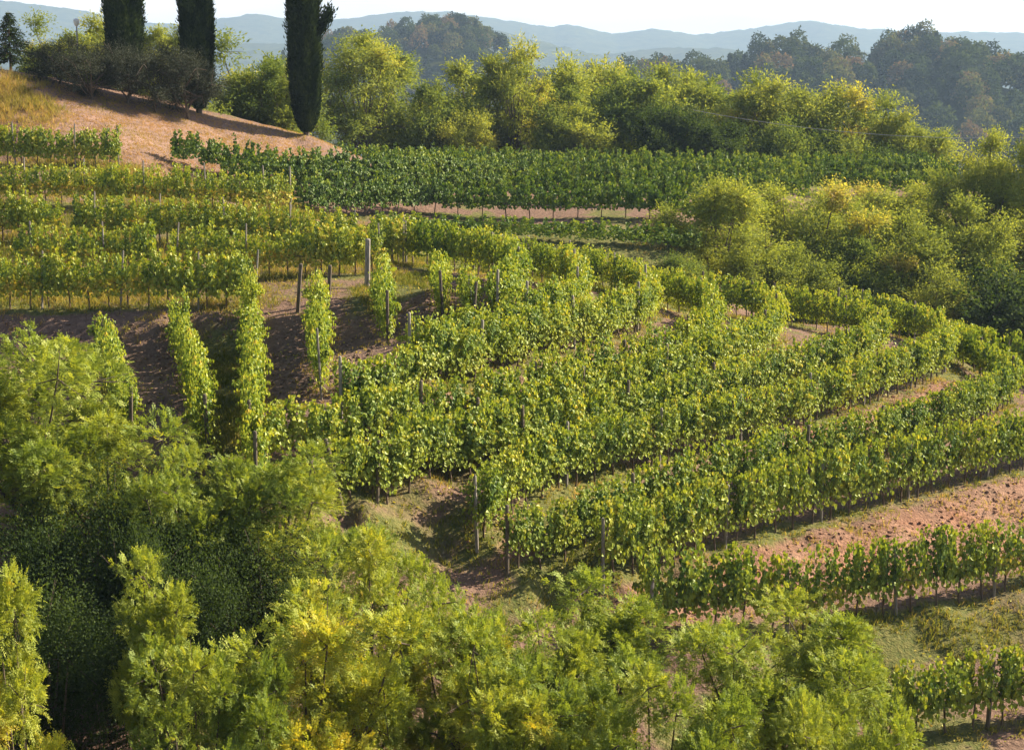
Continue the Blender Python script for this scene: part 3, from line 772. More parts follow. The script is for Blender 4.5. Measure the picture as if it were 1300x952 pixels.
vine_row("B2", "dark plateau vine row directly behind the front one", GB, V_DARK, 1.4, yel=-0.12, trunks=False)
vine_row("B3", "dark plateau vine row that reaches furthest towards the hay slope", GB, V_DARK, 1.4, yel=-0.10, trunks=False)
vine_row("B4", "fourth dark vine row of the plateau counted from the pale track", GB, V_DARK, 1.4, yel=-0.09, trunks=False)
vine_row("B5", "last but one dark vine row of the plateau before the trees", GB, V_DARK, 1.4, yel=-0.08, trunks=False)
vine_row("B6", "rearmost dark vine row of the plateau, right under the trees", GB, V_DARK, 1.4, yel=-0.10, trunks=False)

# free posts that stand apart from the foliage
def lone_post(x, yb, ytop, w, label, mat, lean=0.0):
    p = hit(x, yb)
    h = (yb - ytop) / FOC * p[1] / math.cos(PITCH)
    me = post_mesh("wooden_post", h, w, mat, int(x))
    o = link("wooden_post", me, None, tuple(p - np.array([0, 0, 0.02])), (0, lean, 0.3))
    tag(o, label, "post", "posts at the row ends by the knoll")
lone_post(378, 397, 334, 0.16, "dark leaning wooden post with vines on its head, at the cut bank's end", M_POSTD, 0.08)
lone_post(417, 384, 336, 0.15, "dark wooden post between the leaning one and the pale split one", M_POSTD, 0.06)
lone_post(466, 364, 303, 0.22, "thick pale split wooden post above the short downhill vine rows", M_POST, 0.03)

# ------------------------------------------------------------------ trees
def frond_mesh(name, P, D, n_pair, flen, lw, ll, C, mat, seed, droop=0.35):
    """pinnate leaves: P base, D direction"""
    r = np.random.default_rng(seed)
    n = len(P)
    D = unit(D); up = np.array([0, 0, 1.0])
    S = unit(np.cross(D, up) + 1e-6); Nn = unit(np.cross(S, D))
    roll = r.normal(0, 0.35, n)[:, None]
    S2 = S * np.cos(roll) + Nn * np.sin(roll); N2 = np.cross(S2, D)
    L = (flen * r.uniform(0.7, 1.25, n))[:, None]
    VV, CC = [], []
    for k in range(n_pair + 1):
        s = (k + 0.8) / (n_pair + 0.8)
        b = P + D * L * s - up * (L * droop * s * s)
        dd = unit(D - up * (droop * 1.6 * s))
        for sg in ((-1, 1) if k < n_pair else (0,)):
            T = unit(S2 * sg + dd * (0.45 if sg else 1.0) - up * 0.12 + r.normal(0, 0.15, (n, 3)))
            W = np.cross(N2, T)
            l_ = ll * (0.75 + 0.5 * math.sin(s * 2.6)) * r.uniform(0.8, 1.2, n)[:, None]
            w_ = lw * r.uniform(0.8, 1.2, n)[:, None]
            VV.append(np.stack([b, b + T * l_ * 0.5 + W * w_ * 0.5, b + T * l_, b + T * l_ * 0.5 - W * w_ * 0.5], 1))
            CC.append(C + r.normal(0, 0.03, n))
    V = np.concatenate(VV).reshape(-1, 3)
    F = np.arange(len(V)).reshape(-1, 4)
    return mesh(name, V, F, mat, tint=np.repeat(np.clip(np.concatenate(CC), 0, 1), 4))

def lobes_for(r, n, Rx, Rz, z0, lr):
    """uneven crown: lobe centres and radii, crown centre at z0"""
    L = []
    for i in range(n):
        a = i * 2.399 + r.uniform(-0.5, 0.5); q = math.sqrt((i + 0.5) / n) * r.uniform(0.75, 1.1)
        zz = r.uniform(-0.75, 1.0) * math.sqrt(max(0.05, 1 - q * q * 0.8))
        L.append((np.array([math.cos(a) * q * Rx, math.sin(a) * q * Rx, z0 + zz * Rz]), lr * r.uniform(0.7, 1.3)))
    return L

def limb_paths(r, L, h_trunk, tr, twig=True):
    paths = []
    z = np.linspace(-0.6, h_trunk, 7)
    x = np.cumsum(r.normal(0, 0.10, 7)); y = np.cumsum(r.normal(0, 0.10, 7)); x -= x[0]; y -= y[0]
    paths.append((np.stack([x, y, z], 1), np.linspace(tr, tr * 0.6, 7)))
    for c, rad in L:
        k = r.integers(3, 7)
        a = np.array([x[k], y[k], z[k]])
        mid = (a + c) / 2 + np.array([0, 0, -0.12 * np.linalg.norm(c - a)])
        t = np.linspace(0, 1, 6)[:, None]
        pts = a * (1 - t) ** 2 + mid * 2 * t * (1 - t) + c * t * t
        paths.append((pts, np.linspace(tr * 0.45, 0.025, 6)))
        for q in range(3 if twig else 0):
            e = c + unit(r.normal(size=3)) * rad * 0.8
            paths.append((np.stack([c * (1 - s) + e * s for s in (0, 0.5, 1)]), np.array([0.025, 0.018, 0.008])))
    return paths

def locust(seed, Rx=3.2, Rz=3.3, h=5.0, n_lobe=26, lr=1.25, twigs=80, fpt=6, yellow=0.2, flen=0.27):
    r = np.random.default_rng(seed)
    L = lobes_for(r, n_lobe, Rx, Rz, h, lr)
    P, D, C = [], [], []
    for c, rad in L:
        tone = 0.45 + r.normal(0, 0.08)
        d = unit(r.normal(size=(twigs, 3)) + np.array([0, 0, 0.3])); q = r.uniform(0.3, 1.0, twigs) ** 0.5
        cl = unit(r.normal(size=(9, 3))); q = q * (0.70 + 0.36 * np.max(d @ cl.T, axis=1) ** 4)
        sc = np.array([1.12, 1.12, 0.85])
        tip = c + d * q[:, None] * rad * sc
        gold = (fbm(tip[:, 0] * 0.7 + 50, tip[:, 1] * 0.7 + tip[:, 2] * 0.9 + 50, seed, 2) < yellow + 0.12) * 0.20
        out = unit(d * np.array([1, 1, 0.6]) + np.array([0, 0, 0.35]))
        for k in range(fpt):
            back = r.uniform(0, 0.5, twigs)[:, None]
            P.append(tip - out * back * 0.6 + r.normal(0, 0.06, (twigs, 3)))
            D.append(out + r.normal(0, 0.5, (twigs, 3)))
            C.append(tone + gold * r.uniform(0.3, 1.3, twigs) + r.normal(0, 0.07, twigs))
    crown = frond_mesh("crown", np.concatenate(P), np.concatenate(D), 5, flen, 0.042, 0.085, np.concatenate(C), M_ROB, seed + 1, droop=0.16)
    V, F = tubes(limb_paths(r, L, h * 0.75, 0.17), 7)
    return crown, mesh("trunk", V, F, M_BARK, smooth=True)

def bushy(seed, Rx, Rz, h, n_lobe, lr, n_leaf, ll, lw, mat, tone=0.45, spread=0.1, yellow=0.1, tr=0.16, hang=0.0, fill=0.3, flat=0.95, per=15):
    """tree or bush whose leaves sit along twigs that radiate from the limbs"""
    r = np.random.default_rng(seed)
    L = lobes_for(r, n_lobe, Rx, Rz, h, lr)
    P, N, T, C = [], [], [], []
    for c, rad in L:
        m = int(n_leaf / n_lobe / per)
        tn = tone + r.normal(0, spread) + (r.random() < yellow) * 0.18
        cl = unit(r.normal(size=(8, 3)) + np.array([0, 0, 0.25]))
        d = unit(cl[r.integers(0, 8, m)] + r.normal(0, 0.42, (m, 3)))
        ln = rad * r.uniform(0.75, 1.25, m)
        s = np.linspace(fill, 1.0, per)
        q = c + (d * np.array([1, 1, flat]))[:, None, :] * (ln[:, None] * s[None, :])[..., None] + np.array([0, 0, 0.22 - hang]) * (rad * s * s)[None, :, None]
        k = m * per
        q = q.reshape(k, 3) + r.normal(0, 0.085 * rad ** 0.5, (k, 3))
        dd = np.repeat(d, per, axis=0)
        P.append(q)
        N.append(unit(dd * 0.9 + np.array([0, 0, 0.55]) + r.normal(0, 0.34, (k, 3))))
        T.append(dd * 0.6 + np.array([0, 0, -hang]) + r.normal(0, 0.5, (k, 3)))
        C.append(tn + np.repeat(r.normal(0, 0.04, m), per) + r.normal(0, 0.04, k))
    P, N, T, C = map(np.concatenate, (P, N, T, C))
    n = len(P)
    V, F = leaves4(P, T, N, ll * r.uniform(0.7, 1.3, n), lw * r.uniform(0.7, 1.3, n))
    crown = mesh("crown", V, F, mat, tint=np.repeat(np.clip(C, 0, 1), 4))
    V, F = tubes(limb_paths(r, L, h * 0.8, tr), 7)
    return crown, mesh("trunk", V, F, M_BARK, smooth=True)

def cypress(seed, H=13.0, Rm=1.15, sprig=False):
    r = np.random.default_rng(seed)
    n = 52000
    t = r.random(n) ** 0.9
    prof = np.interp(t, [0, 0.04, 0.12, 0.3, 0.55, 0.75, 0.9, 1.0], [0.25, 0.55, 0.85, 1.0, 0.95, 0.72, 0.42, 0.03])
    a = r.uniform(0, 2 * math.pi, n)
    lump = 0.66 + 0.46 * fbm(a * 2.6 + 40, t * H * 0.45, seed, 3) + 0.16 * (r.random(n) < 0.06) + 0.18 * (vnoise(a * 5 + 20, t * H * 1.2, seed + 3) - 0.5)
    q = np.sqrt(r.uniform(0.30, 1.0, n))
    rad = prof * Rm * lump * q
    P = np.stack([np.cos(a) * rad, np.sin(a) * rad, 0.35 + t * (H - 0.35)], 1)
    d = np.stack([np.cos(a), np.sin(a), 0 * a], 1)
    T = d * 0.45 + np.array([0, 0, 1.0]) + r.normal(0, 0.25, (n, 3))
    N = d + r.normal(0, 0.35, (n, 3))
    if sprig:
        m = 900; s = r.random(m); P2 = np.array([0.95, -0.1, H * 0.46]) + s[:, None] * np.array([0.65, 0, 1.1]) + r.normal(0, 0.16, (m, 3)) * np.array([1, 1, 1.3])
        P = np.concatenate([P, P2]); T = np.concatenate([T, np.tile([0.5, 0, 1.0], (m, 1)) + r.normal(0, 0.3, (m, 3))]); N = np.concatenate([N, unit(r.normal(size=(m, 3)))])
        n += m
    C = np.clip(0.45 + (fbm(P[:, 0] * 2.2 + P[:, 1] * 1.7 + 30, P[:, 2] * 0.9 + 10, seed + 8, 2) - 0.5) * 0.9 + r.normal(0, 0.12, n), 0, 1)
    V, F = leaves4(P, T, N, r.uniform(0.18, 0.36, n), r.uniform(0.07, 0.13, n))
    crown = mesh("crown", V, F, M_CYP, tint=np.repeat(C, 4))
    z = np.linspace(-0.5, H * 0.8, 8)
    V, F = tubes([(np.stack([0 * z, 0 * z, z], 1), np.linspace(0.22, 0.05, 8))], 8)
    return crown, mesh("trunk", V, F, M_BARK, smooth=True)

def spruce(seed, H=9.0, Rm=2.2):
    r = np.random.default_rng(seed)
    P, T, N = [], [], []
    paths = [(np.stack([np.zeros(8), np.zeros(8), np.linspace(-0.5, H, 8)], 1), np.linspace(0.18, 0.02, 8))]
    for z in np.arange(1.2, H, 0.28):
        w = Rm * (1 - z / H) ** 0.85 + 0.1
        for k in range(9):
            a = r.uniform(0, 2 * math.pi); L_ = w * r.uniform(0.65, 1.1)
            d = np.array([math.cos(a), math.sin(a), -0.12])
            paths.append((np.stack([np.array([0, 0, z]) + d * L_ * s + np.array([0, 0, -0.1 * s + 0.18 * s * s]) for s in (0, 0.5, 1)]), np.array([0.025, 0.015, 0.006])))
            m = int(26 * L_) + 6; s = r.uniform(0.1, 1, m)[:, None]
            p = np.array([0, 0, z]) + d * L_ * s + r.normal(0, 0.05, (m, 3)) + np.array([0, 0, -0.12]) * s
            P.append(p); T.append(d * 0.8 + r.normal(0, 0.5, (m, 3)) + np.array([0, 0, -0.25])); N.append(np.tile([0, 0, 1.0], (m, 1)) + r.normal(0, 0.5, (m, 3)))
    P, T, N = map(np.concatenate, (P, T, N)); n = len(P)
    V, F = leaves4(P, T, N, r.uniform(0.18, 0.36, n), r.uniform(0.06, 0.12, n))
    crown = mesh("crown", V, F, M_CYP, tint=np.repeat(np.clip(0.55 + r.normal(0, 0.15, n), 0, 1), 4))
    V, F = tubes(paths, 6)
    return crown, mesh("trunk", V, F, M_BARK, smooth=True)

def plant(name, pair, loc, label, cat="tree", group=None, scale=1.0, rz=0.0, yel=0.0):
    root = empty(name, loc, rz, scale)
    tag(root, label, cat, group)
    c = link("crown", pair[0], root); c.color = (0.5 + yel, 1, 1, 1)
    link("trunk", pair[1], root)
    return root

def stand(name, pair, x, ytop, Y, width_px, model_w, model_h, label, rz, yel=0.0, group=None, cat="tree", zmin=None):
    """plants a tree on the ground at distance Y so that its head reaches the height seen in the photo"""
    p = DY(x, ytop, Y)
    z0 = float(zt(p[0], p[1]))
    cv = np.empty(len(pair[0].vertices) * 3, np.float32); pair[0].vertices.foreach_get("co", cv); cv = cv.reshape(-1, 3)[::7]
    model_h = float(np.quantile(cv[:, 2], 0.998)); model_w = float(np.quantile(np.hypot(cv[:, 0], cv[:, 1]), 0.97)) * 2
    s_w = width_px / FOC * Y / model_w
    s_h = max((p[2] - z0) / model_h, 0.80 * s_w)          # never squashed: a low one is a bush that branches from the ground
    s_w = max(s_w, 0.56 * s_h)
    return plant(name, pair, (p[0], p[1], p[2] - model_h * s_h - 0.05), label, cat, group, (s_w, s_w, s_h), rz, yel)

# ---- foreground locust trees (crown about 8.5 m wide, 9 m tall)
LOC = [locust(900 + i, yellow=(0.06, 0.34, 0.18, 0.0)[i]) for i in range(4)]
LOC += [locust(904, Rx=1.5, Rz=3.5, h=5.2, n_lobe=16, lr=0.95, twigs=70, yellow=0.15), locust(905, Rx=1.9, Rz=3.6, h=5.2, n_lobe=20, lr=1.0, twigs=75, yellow=0.40)]
SHRUB = [bushy(950 + i, 3.0, 3.0, 3.8, 24, 1.4, 62000, 0.095, 0.055, M_BACK, tone=0.09, spread=0.05, yellow=0.0) for i in range(2)]  # dark green foliage, tone lowered further to stand in for deep gully shade
GF = "locust trees crowding the gully"
def fg(v, x, ytop, Y, w, label, rz, yel=0.0): stand("locust_tree", LOC[v], x, ytop, Y, w, 8.3, 9.3, label, rz, yel, GF)
fg(3, 30, 428, 48, 290, "tall green locust tree just below the dark cut bank", 0.4, 0.02)
fg(0, 125, 525, 46, 250, "pale green locust tree swallowing the foot of the first downhill vine row", 1.4, 0.04)
fg(2, 350, 560, 44.5, 230, "bright feathery locust tree in front of the longest downhill vine row", 2.2, 0.05)
fg(3, 240, 578, 44, 200, "soft green locust tree at the foot of the second downhill vine row", 3.1, 0.03)
fg(4, 190, 698, 38, 120, "small yellow tipped locust rising out of the dark gully", 0.9, 0.08)
fg(5, 22, 728, 34, 170, "yellowest locust tree, in the bottom left corner beside the dark gully", 3.6, 0.22)
fg(0, 470, 668, 40, 210, "green locust tree with a pointed top below the leaning row post", 5.1, 0.06)
fg(2, 580, 722, 39, 190, "locust tree with golden sprays in front of the shadowed headland", 0.2, 0.09)
fg(1, 400, 765, 36, 330, "broad locust tree full of golden yellow leaves at the bottom", 2.9, 0.12)
fg(0, 255, 820, 34, 230, "low green locust tree beside the dark gully, left of the broad golden one", 4.0, 0.02)
fg(4, 765, 724, 40.5, 170, "slim green locust tree under the grey end post of the tall vine row", 1.0, 0.03)
fg(4, 706, 772, 38, 150, "narrow locust tree filling the gap between the golden sprays and the slim locust", 2.0, 0.04)
fg(3, 985, 772, 39.5, 290, "wide light green locust tree before the lowest vine row, right of the slim one", 2.5, 0.03)
fg(2, 655, 785, 36, 270, "olive green locust tree between the golden one and the slim one, at the bottom edge", 5.6, 0.05)
fg(0, 835, 845, 35, 250, "shaded green locust tree below the slim one at the bottom edge", 3.3, 0.0)
fg(3, 1075, 878, 35.5, 170, "green locust tree at the bottom edge touching the lowest vine row", 4.9, 0.02)
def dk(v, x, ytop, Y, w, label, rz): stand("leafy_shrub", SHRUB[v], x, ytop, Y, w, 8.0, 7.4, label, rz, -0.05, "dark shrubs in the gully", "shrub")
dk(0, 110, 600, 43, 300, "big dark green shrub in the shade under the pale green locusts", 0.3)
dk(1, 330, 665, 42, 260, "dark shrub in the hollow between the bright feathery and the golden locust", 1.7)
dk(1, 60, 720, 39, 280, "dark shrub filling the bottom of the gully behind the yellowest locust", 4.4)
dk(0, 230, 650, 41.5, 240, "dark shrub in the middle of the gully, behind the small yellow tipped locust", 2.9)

# ---- hedgerow and woodland behind the vineyard (crowns about 9 m wide, 12 m tall)
BK = {
    "airy": [bushy(1000 + i, 3.0, 5.0, 6.0, 34, 1.5, 34000, 0.27, 0.10, M_BACK, tone=0.56, spread=0.06, yellow=0.08, hang=0.2, fill=0.2) for i in range(4)],
    "green": [bushy(1010 + i, 3.2, 4.8, 5.8, 28, 1.7, 32000, 0.24, 0.13, M_BACK, tone=0.50, spread=0.07, yellow=0.05) for i in range(3)],
    "gold": [bushy(1020 + i, 3.0, 4.4, 5.4, 24, 1.6, 28000, 0.24, 0.13, M_BACK, tone=0.66, spread=0.06, yellow=0.15) for i in range(2)],
    "dark": [bushy(1030 + i, 3.2, 4.0, 5.0, 24, 1.7, 26000, 0.24, 0.13, M_BACK, tone=0.20, spread=0.05, yellow=0.0) for i in range(2)],
    "mid": [bushy(1060 + i, 2.9, 5.0, 6.0, 40, 1.3, 62000, 0.16, 0.075, M_BACK, tone=0.60, spread=0.06, yellow=0.04, hang=0.1, fill=0.2) for i in range(3)],
    "bare": [bushy(1040, 2.2, 5.0, 6.2, 30, 1.1, 13000, 0.24, 0.08, M_BACK, tone=0.74, spread=0.06, yellow=0.1, fill=0.1)],
    "grey": [bushy(1050, 3.0, 5.0, 6.0, 30, 1.5, 32000, 0.24, 0.085, M_BACK, tone=0.60, spread=0.06, yellow=0.1, hang=0.2, fill=0.2)],
}
BH = {"airy": 12.0, "mid": 12.0, "green": 11.8, "gold": 11.0, "dark": 10.2, "bare": 11.9, "grey": 12.0}
GM = "trees below the far side of the spur"
GT = "trees behind the dark plateau vines"
_bi = [0]
def bk(kind, x, ytop, Y, w, label, yel=0.0, group=GT):
    _bi[0] += 1
    v = BK[kind][_bi[0] % len(BK[kind])]
    stand("hedgerow_tree", v, x, ytop, Y, w, 8.4 if kind != "bare" else 6.0, BH[kind], label, _bi[0] * 1.37, yel - (0.09 if group is not GM else 0.05), group)
bk("airy", 70, 18, 118, 110, "pale green airy tree behind the leftmost olive bush", 0.08)
bk("airy", 122, 20, 120, 120, "pale green airy tree rising behind the small lamp", 0.08)
bk("airy", 212, 30, 120, 100, "pale yellow green tree between the first and second cypress", 0.10)
bk("green", 15, 72, 115, 130, "light green bush below the dark spruce", 0.08)
bk("airy", 315, 42, 122, 150, "broad light green tree between the second and third cypress", 0.06)
bk("green", 362, 78, 120, 110, "light green bush half hidden behind the third cypress", 0.06)
bk("green", 205, 92, 112, 130, "low light green bush seen between the stems of the olives", 0.06)
bk("grey", 462, 42, 146, 140, "tall grey green tree just right of the third cypress", 0.0)
bk("airy", 525, 80, 152, 120, "loose pale tree next to the tall grey green one", 0.02)
bk("green", 556, 104, 145, 100, "rounded fresh green tree left of the tree with a bare forked trunk", 0.08)
bk("airy", 608, 72, 150, 130, "pale tree showing its bare forked trunk", 0.06)
bk("gold", 592, 138, 143, 75, "low golden bush at the foot of the forked tree", 0.04)
bk("bare", 657, 46, 148, 90, "thin brownish half bare tree standing above its neighbours", 0.03)
bk("airy", 708, 74, 155, 125, "pale tree right of the half bare one", 0.05)
bk("gold", 722, 112, 145, 110, "yellow green tree in front of the pale one beside the half bare tree", -0.02)
bk("airy", 760, 78, 160, 130, "bright feathery tree between the yellow green one and the broad one", 0.10)
bk("green", 802, 90, 150, 130, "broad olive green tree left of the dark shrubs", 0.04)
bk("dark", 848, 132, 143, 100, "dark green shrub at the end of the broad olive green tree", 0.0)
bk("airy", 868, 84, 158, 135, "bright feathery tree rising behind the left dark shrub", 0.10)
bk("dark", 905, 152, 143, 100, "dark shrub under two bright feathery trees", 0.05)
bk("airy", 932, 92, 155, 135, "bright feathery tree behind the middle of the dark shrubs", 0.10)
bk("airy", 990, 100, 152, 135, "bright feathery tree crossed by the power cable's left end", 0.10)
bk("green", 985, 150, 144, 120, "mid green tree below the bright feathery crowns", 0.02)
bk("airy", 1050, 106, 150, 135, "bright feathery tree in the middle of the power cable", 0.10)
bk("airy", 1105, 118, 147, 135, "bright feathery tree near the power cable's right end", 0.10)
bk("airy", 1160, 140, 145, 110, "last bright feathery tree before the gap to the far hill", 0.08)
bk("green", 1050, 165, 143, 120, "mid green tree under the middle of the power cable", 0.0)
bk("dark", 1110, 184, 141, 130, "low dark shrub under the last bright feathery trees", 0.05)
bk("dark", 1175, 190, 142, 100, "lowest dark shrub at the end of the tree line", 0.05)
bk("mid", 912, 226, 96, 165, "pale airy tree right of the pale track, tops of dark vines behind it", 0.04, GM)
bk("mid", 1035, 232, 103, 190, "wide pale airy tree above the second last bend of the vine rows", 0.0, GM)
bk("mid", 950, 288, 99, 170, "low pale tree behind the middle bends of the vine rows", 0.0, GM)
bk("green", 868, 322, 90.5, 85, "low green tree at the end of the low dark vine row", 0.02, GM)
bk("mid", 1125, 268, 100, 180, "broad pale tree above the outermost bends of the vine rows", 0.0, GM)
bk("mid", 1252, 168, 108, 150, "tallest pale airy tree, overlapping the far wooded hill", 0.06, GM)
bk("mid", 1165, 234, 112, 130, "pale airy tree just left of the tallest pale airy one", 0.06, GM)
bk("mid", 1100, 236, 112, 150, "pale airy tree half hidden behind the broad pale tree", 0.03, GM)
bk("mid", 1228, 250, 101, 180, "pale drooping tree hanging over the dark hollow beside the vine rows", -0.02, GM)
bk("mid", 1325, 152, 106, 150, "tree cut by the frame's edge above the dark hollow", 0.02, GM)
bk("dark", 1270, 335, 96, 230, "dark tree in the hollow beyond the outermost vine rows", -0.05, GM)
bk("gold", 1085, 305, 98, 130, "small yellowing tree behind the outermost bends", -0.10, GM)
bk("mid", 1010, 312, 97, 160, "low pale tree filling the gap behind the third last bend", -0.02, GM)
bk("mid", 1165, 325, 97, 150, "shaded low tree between the yellowing one and the dark hollow", 0.08, GM)
stand("small_tree", BK["dark"][0], 970, 252, 110, 60, 8.0, 10.2, "little dark round tree alone among the pale airy ones", 0.7, 0.06, None, "tree")

# ---- olives, cypresses, spruce along the brow
OL = [bushy(1100 + i, 1.9, 1.6, 1.9, 20, 0.9, 26000, 0.10, 0.032, M_OLIVE, tone=0.45, yellow=0.0, tr=0.11, fill=0.2, hang=0.0) for i in range(3)]
GO = "olive bushes along the brow"
def ol(v, x, ytop, Y, w, label, rz):
    stand("olive_tree", OL[v], x, ytop, Y, w, 5.2, 4.3, label, rz, 0.0, GO)
ol(0, 68, 46, 105, 85, "greyish olive bush standing leftmost, below the spruce", 0.3)
ol(1, 112, 58, 103.5, 100, "olive bush right under the small lamp", 1.2)
ol(2, 158, 47, 105, 95, "olive bush in front of the first cypress", 2.6)
ol(1, 196, 50, 105.5, 95, "dark olive bush between the first two cypresses", 4.1)
ol(0, 236, 58, 106.5, 85, "dark olive tree with a bare stem touching the second cypress", 5.0)
GC = "tall cypresses on the brow"
def cy(seed, x, ybase, Y, H, Rm, label, sprig=False):
    p = DY(x, ybase, Y); z0 = float(zt(p[0], p[1]))
    plant("cypress_tree", cypress(seed, H, Rm, sprig), (p[0], p[1], z0 - 0.15), label, "tree", GC)
cy(1, 160, 122, 110, 12.5, 1.32, "dark cypress behind the olives, its base hidden")
cy(2, 253, 146, 109, 14.0, 1.14, "dark cypress with its foot touching the olives, middle of the three")
cy(3, 389, 171, 110.5, 14.5, 1.18, "dark cypress standing clear of the olives, a stray sprig at its side", True)
p = DY(10, 12, 111); z0 = float(zt(p[0], p[1]))
sp = spruce(5, 6.2, 3.6)
plant("spruce_tree", sp, (p[0], p[1], z0 - 0.1), "dark spruce in the top corner beside the hazy hills", "tree", None, ((p[2] - z0) / 6.2,) * 3)

# ---- small lamp behind the olives
p = DY(97, 30, 110); z0 = float(zt(p[0], p[1])); hL = p[2] - z0
lamp = empty("street_lamp", (p[0], p[1], z0))
tag(lamp, "small white lamp head on a thin pole above the olive bushes", "lamp")
V, F = tubes([(np.array([(0, 0, -0.3), (0, 0, hL * 0.5), (0, 0, hL - 0.15)]), np.array([0.06, 0.05, 0.045]))], 8)
link("pole", mesh("pole", V, F, M_WIRE, smooth=True), lamp)
V, F = tubes([(np.array([(0, 0, hL - 0.2), (0, 0, hL - 0.1), (0, 0, hL + 0.15), (0, 0, hL + 0.25), (0, 0, hL + 0.3)]), np.array([0.05, 0.13, 0.2, 0.16, 0.01]))], 12)
link("lamp_head", mesh("lamp_head", V, F, M_WHITE, smooth=True), lamp)

# ---- power cable across the tree line
a, b = DY(880, 140, 141), DY(1420, 168, 141)
t = np.linspace(0, 1, 40)[:, None]
pts = a * (1 - t) + b * t - np.array([0, 0, 1.2]) * (4 * t * (1 - t))
V, F = tubes([(pts, np.full(40, 0.022))], 5)
tag(link("power_cable", mesh("power_cable", V, F, M_WIRE)), "thin grey power cable sagging in front of the bright feathery trees", "cable")

# ------------------------------------------------------------------ grass
def grass_obj(name, label, n, dens, hmin, hmax, tone, seed, x0=-34, x1=34, y0=42, y1=112, spread=0.12):
    r = np.random.default_rng(seed)
    X = r.uniform(x0, x1, n * 6); Y = r.uniform(y0, y1, n * 6)
    w = dens(X, Y)
    k = r.random(n * 6) < w
    X, Y = X[k][:n], Y[k][:n]
    per = 7
    X = np.repeat(X, per) + r.normal(0, 0.06, len(X) * per); Y = np.repeat(Y, per) + r.normal(0, 0.06, len(Y) * per)
    # true surface height from the ground mesh
    ix = np.clip(np.searchsorted(gx, X) - 1, 0, nx - 2); iy = np.clip(np.searchsorted(gy, Y) - 1, 0, ny - 2)
    fx = (X - gx[ix]) / (gx[ix + 1] - gx[ix]); fy = (Y - gy[iy]) / (gy[iy + 1] - gy[iy])
    Z = (MZ[iy, ix] * (1 - fx) + MZ[iy, ix + 1] * fx) * (1 - fy) + (MZ[iy + 1, ix] * (1 - fx) + MZ[iy + 1, ix + 1] * fx) * fy
    m = len(X)
    T = np.stack([r.normal(0, 0.45, m), r.normal(0, 0.45, m), np.ones(m)], 1)
    N = unit(np.stack([r.normal(0, 1, m), r.normal(0, 1, m), r.normal(0, 0.2, m)], 1))
    H = r.uniform(hmin, hmax, m)
    V, F = leaves4(np.stack([X, Y, Z - 0.03], 1), T, N, H, r.uniform(0.018, 0.035, m))
    C = np.clip(tone + (fbm(X * 0.5, Y * 0.5, seed) - 0.5) * 0.6 + r.normal(0, spread, m), 0, 1)
    o = link(name, mesh(name, V, F, M_GRASS, tint=np.repeat(C, 4))); o.color = (0.5, 1, 1, 1)
    return tag(o, label, "grass", kind="stuff")
def row_d(X, Y):
    d = np.empty(len(X))
    for i in range(0, len(X), 8000):
        d[i:i + 8000] = np.sqrt(((X[i:i + 8000, None] - allrow[None, ::2, 0]) ** 2 + (Y[i:i + 8000, None] - allrow[None, ::2, 1]) ** 2).min(axis=1))
    return d
def pm(zs, X, Y, s=0.6):
    m = np.zeros(X.shape)
    for z_ in zs: m = np.maximum(m, poly_mask(X, Y, z_, s))
    return m
grass_obj("grass", "short green grass on the headland and between the vine rows", 30000,
          lambda X, Y: np.clip(pm(Z_GRASS, X, Y) * 0.9 + 0.22 * np.exp(-(row_d(X, Y) / 0.6) ** 2) * (1 - pm(Z_TILL, X, Y)), 0, 1) * (fbm(X * 0.8, Y * 0.8, 3) > 0.42), 0.08, 0.30, 0.36, 61, y1=90)
grass_obj("dry_grass", "straw coloured grass under the vines and on the banks", 22000,
          lambda X, Y: np.clip(0.30 * np.exp(-(row_d(X, Y) / 0.7) ** 2) + 0.22 * pm(Z_CLAY, X, Y) + 0.3 * pm(Z_CUT, X, Y) + 0.35 * pm(Z_WEED, X, Y) + 0.05, 0, 1) * (fbm(X * 0.6, Y * 0.6, 8) > 0.46), 0.08, 0.26, 0.68, 62, y1=95)
grass_obj("tall_weeds", "rank yellow green weeds between the upper vine rows", 9000,
          lambda X, Y: pm(Z_WEED, X, Y) * (fbm(X * 0.45, Y * 0.45, 15) > 0.45) * 0.8, 0.15, 0.55, 0.50, 65, y0=62, y1=98)
Z_TUFT = [[DY(-40, 108, 102), DY(30, 108, 103), DY(60, 125, 102), DY(75, 150, 99), DY(40, 170, 97), DY(-40, 165, 97)]]
grass_obj("tall_dry_grass", "tall orange and yellow dry grass at the top of the hay slope", 2600,
          lambda X, Y: pm(Z_TUFT, X, Y, 1.5) * (fbm(X * 0.55, Y * 0.55, 12) > 0.47), 0.15, 0.62, 0.74, 63, x0=-40, x1=-20, y0=92, y1=106)
grass_obj("mown_hay", "short pinkish mown stubble on the hay slope", 9000,
          lambda X, Y: 0.6 * pm(Z_HAY, X, Y, 1.5), 0.05, 0.16, 0.93, 64, x0=-36, x1=-6, y0=88, y1=116)

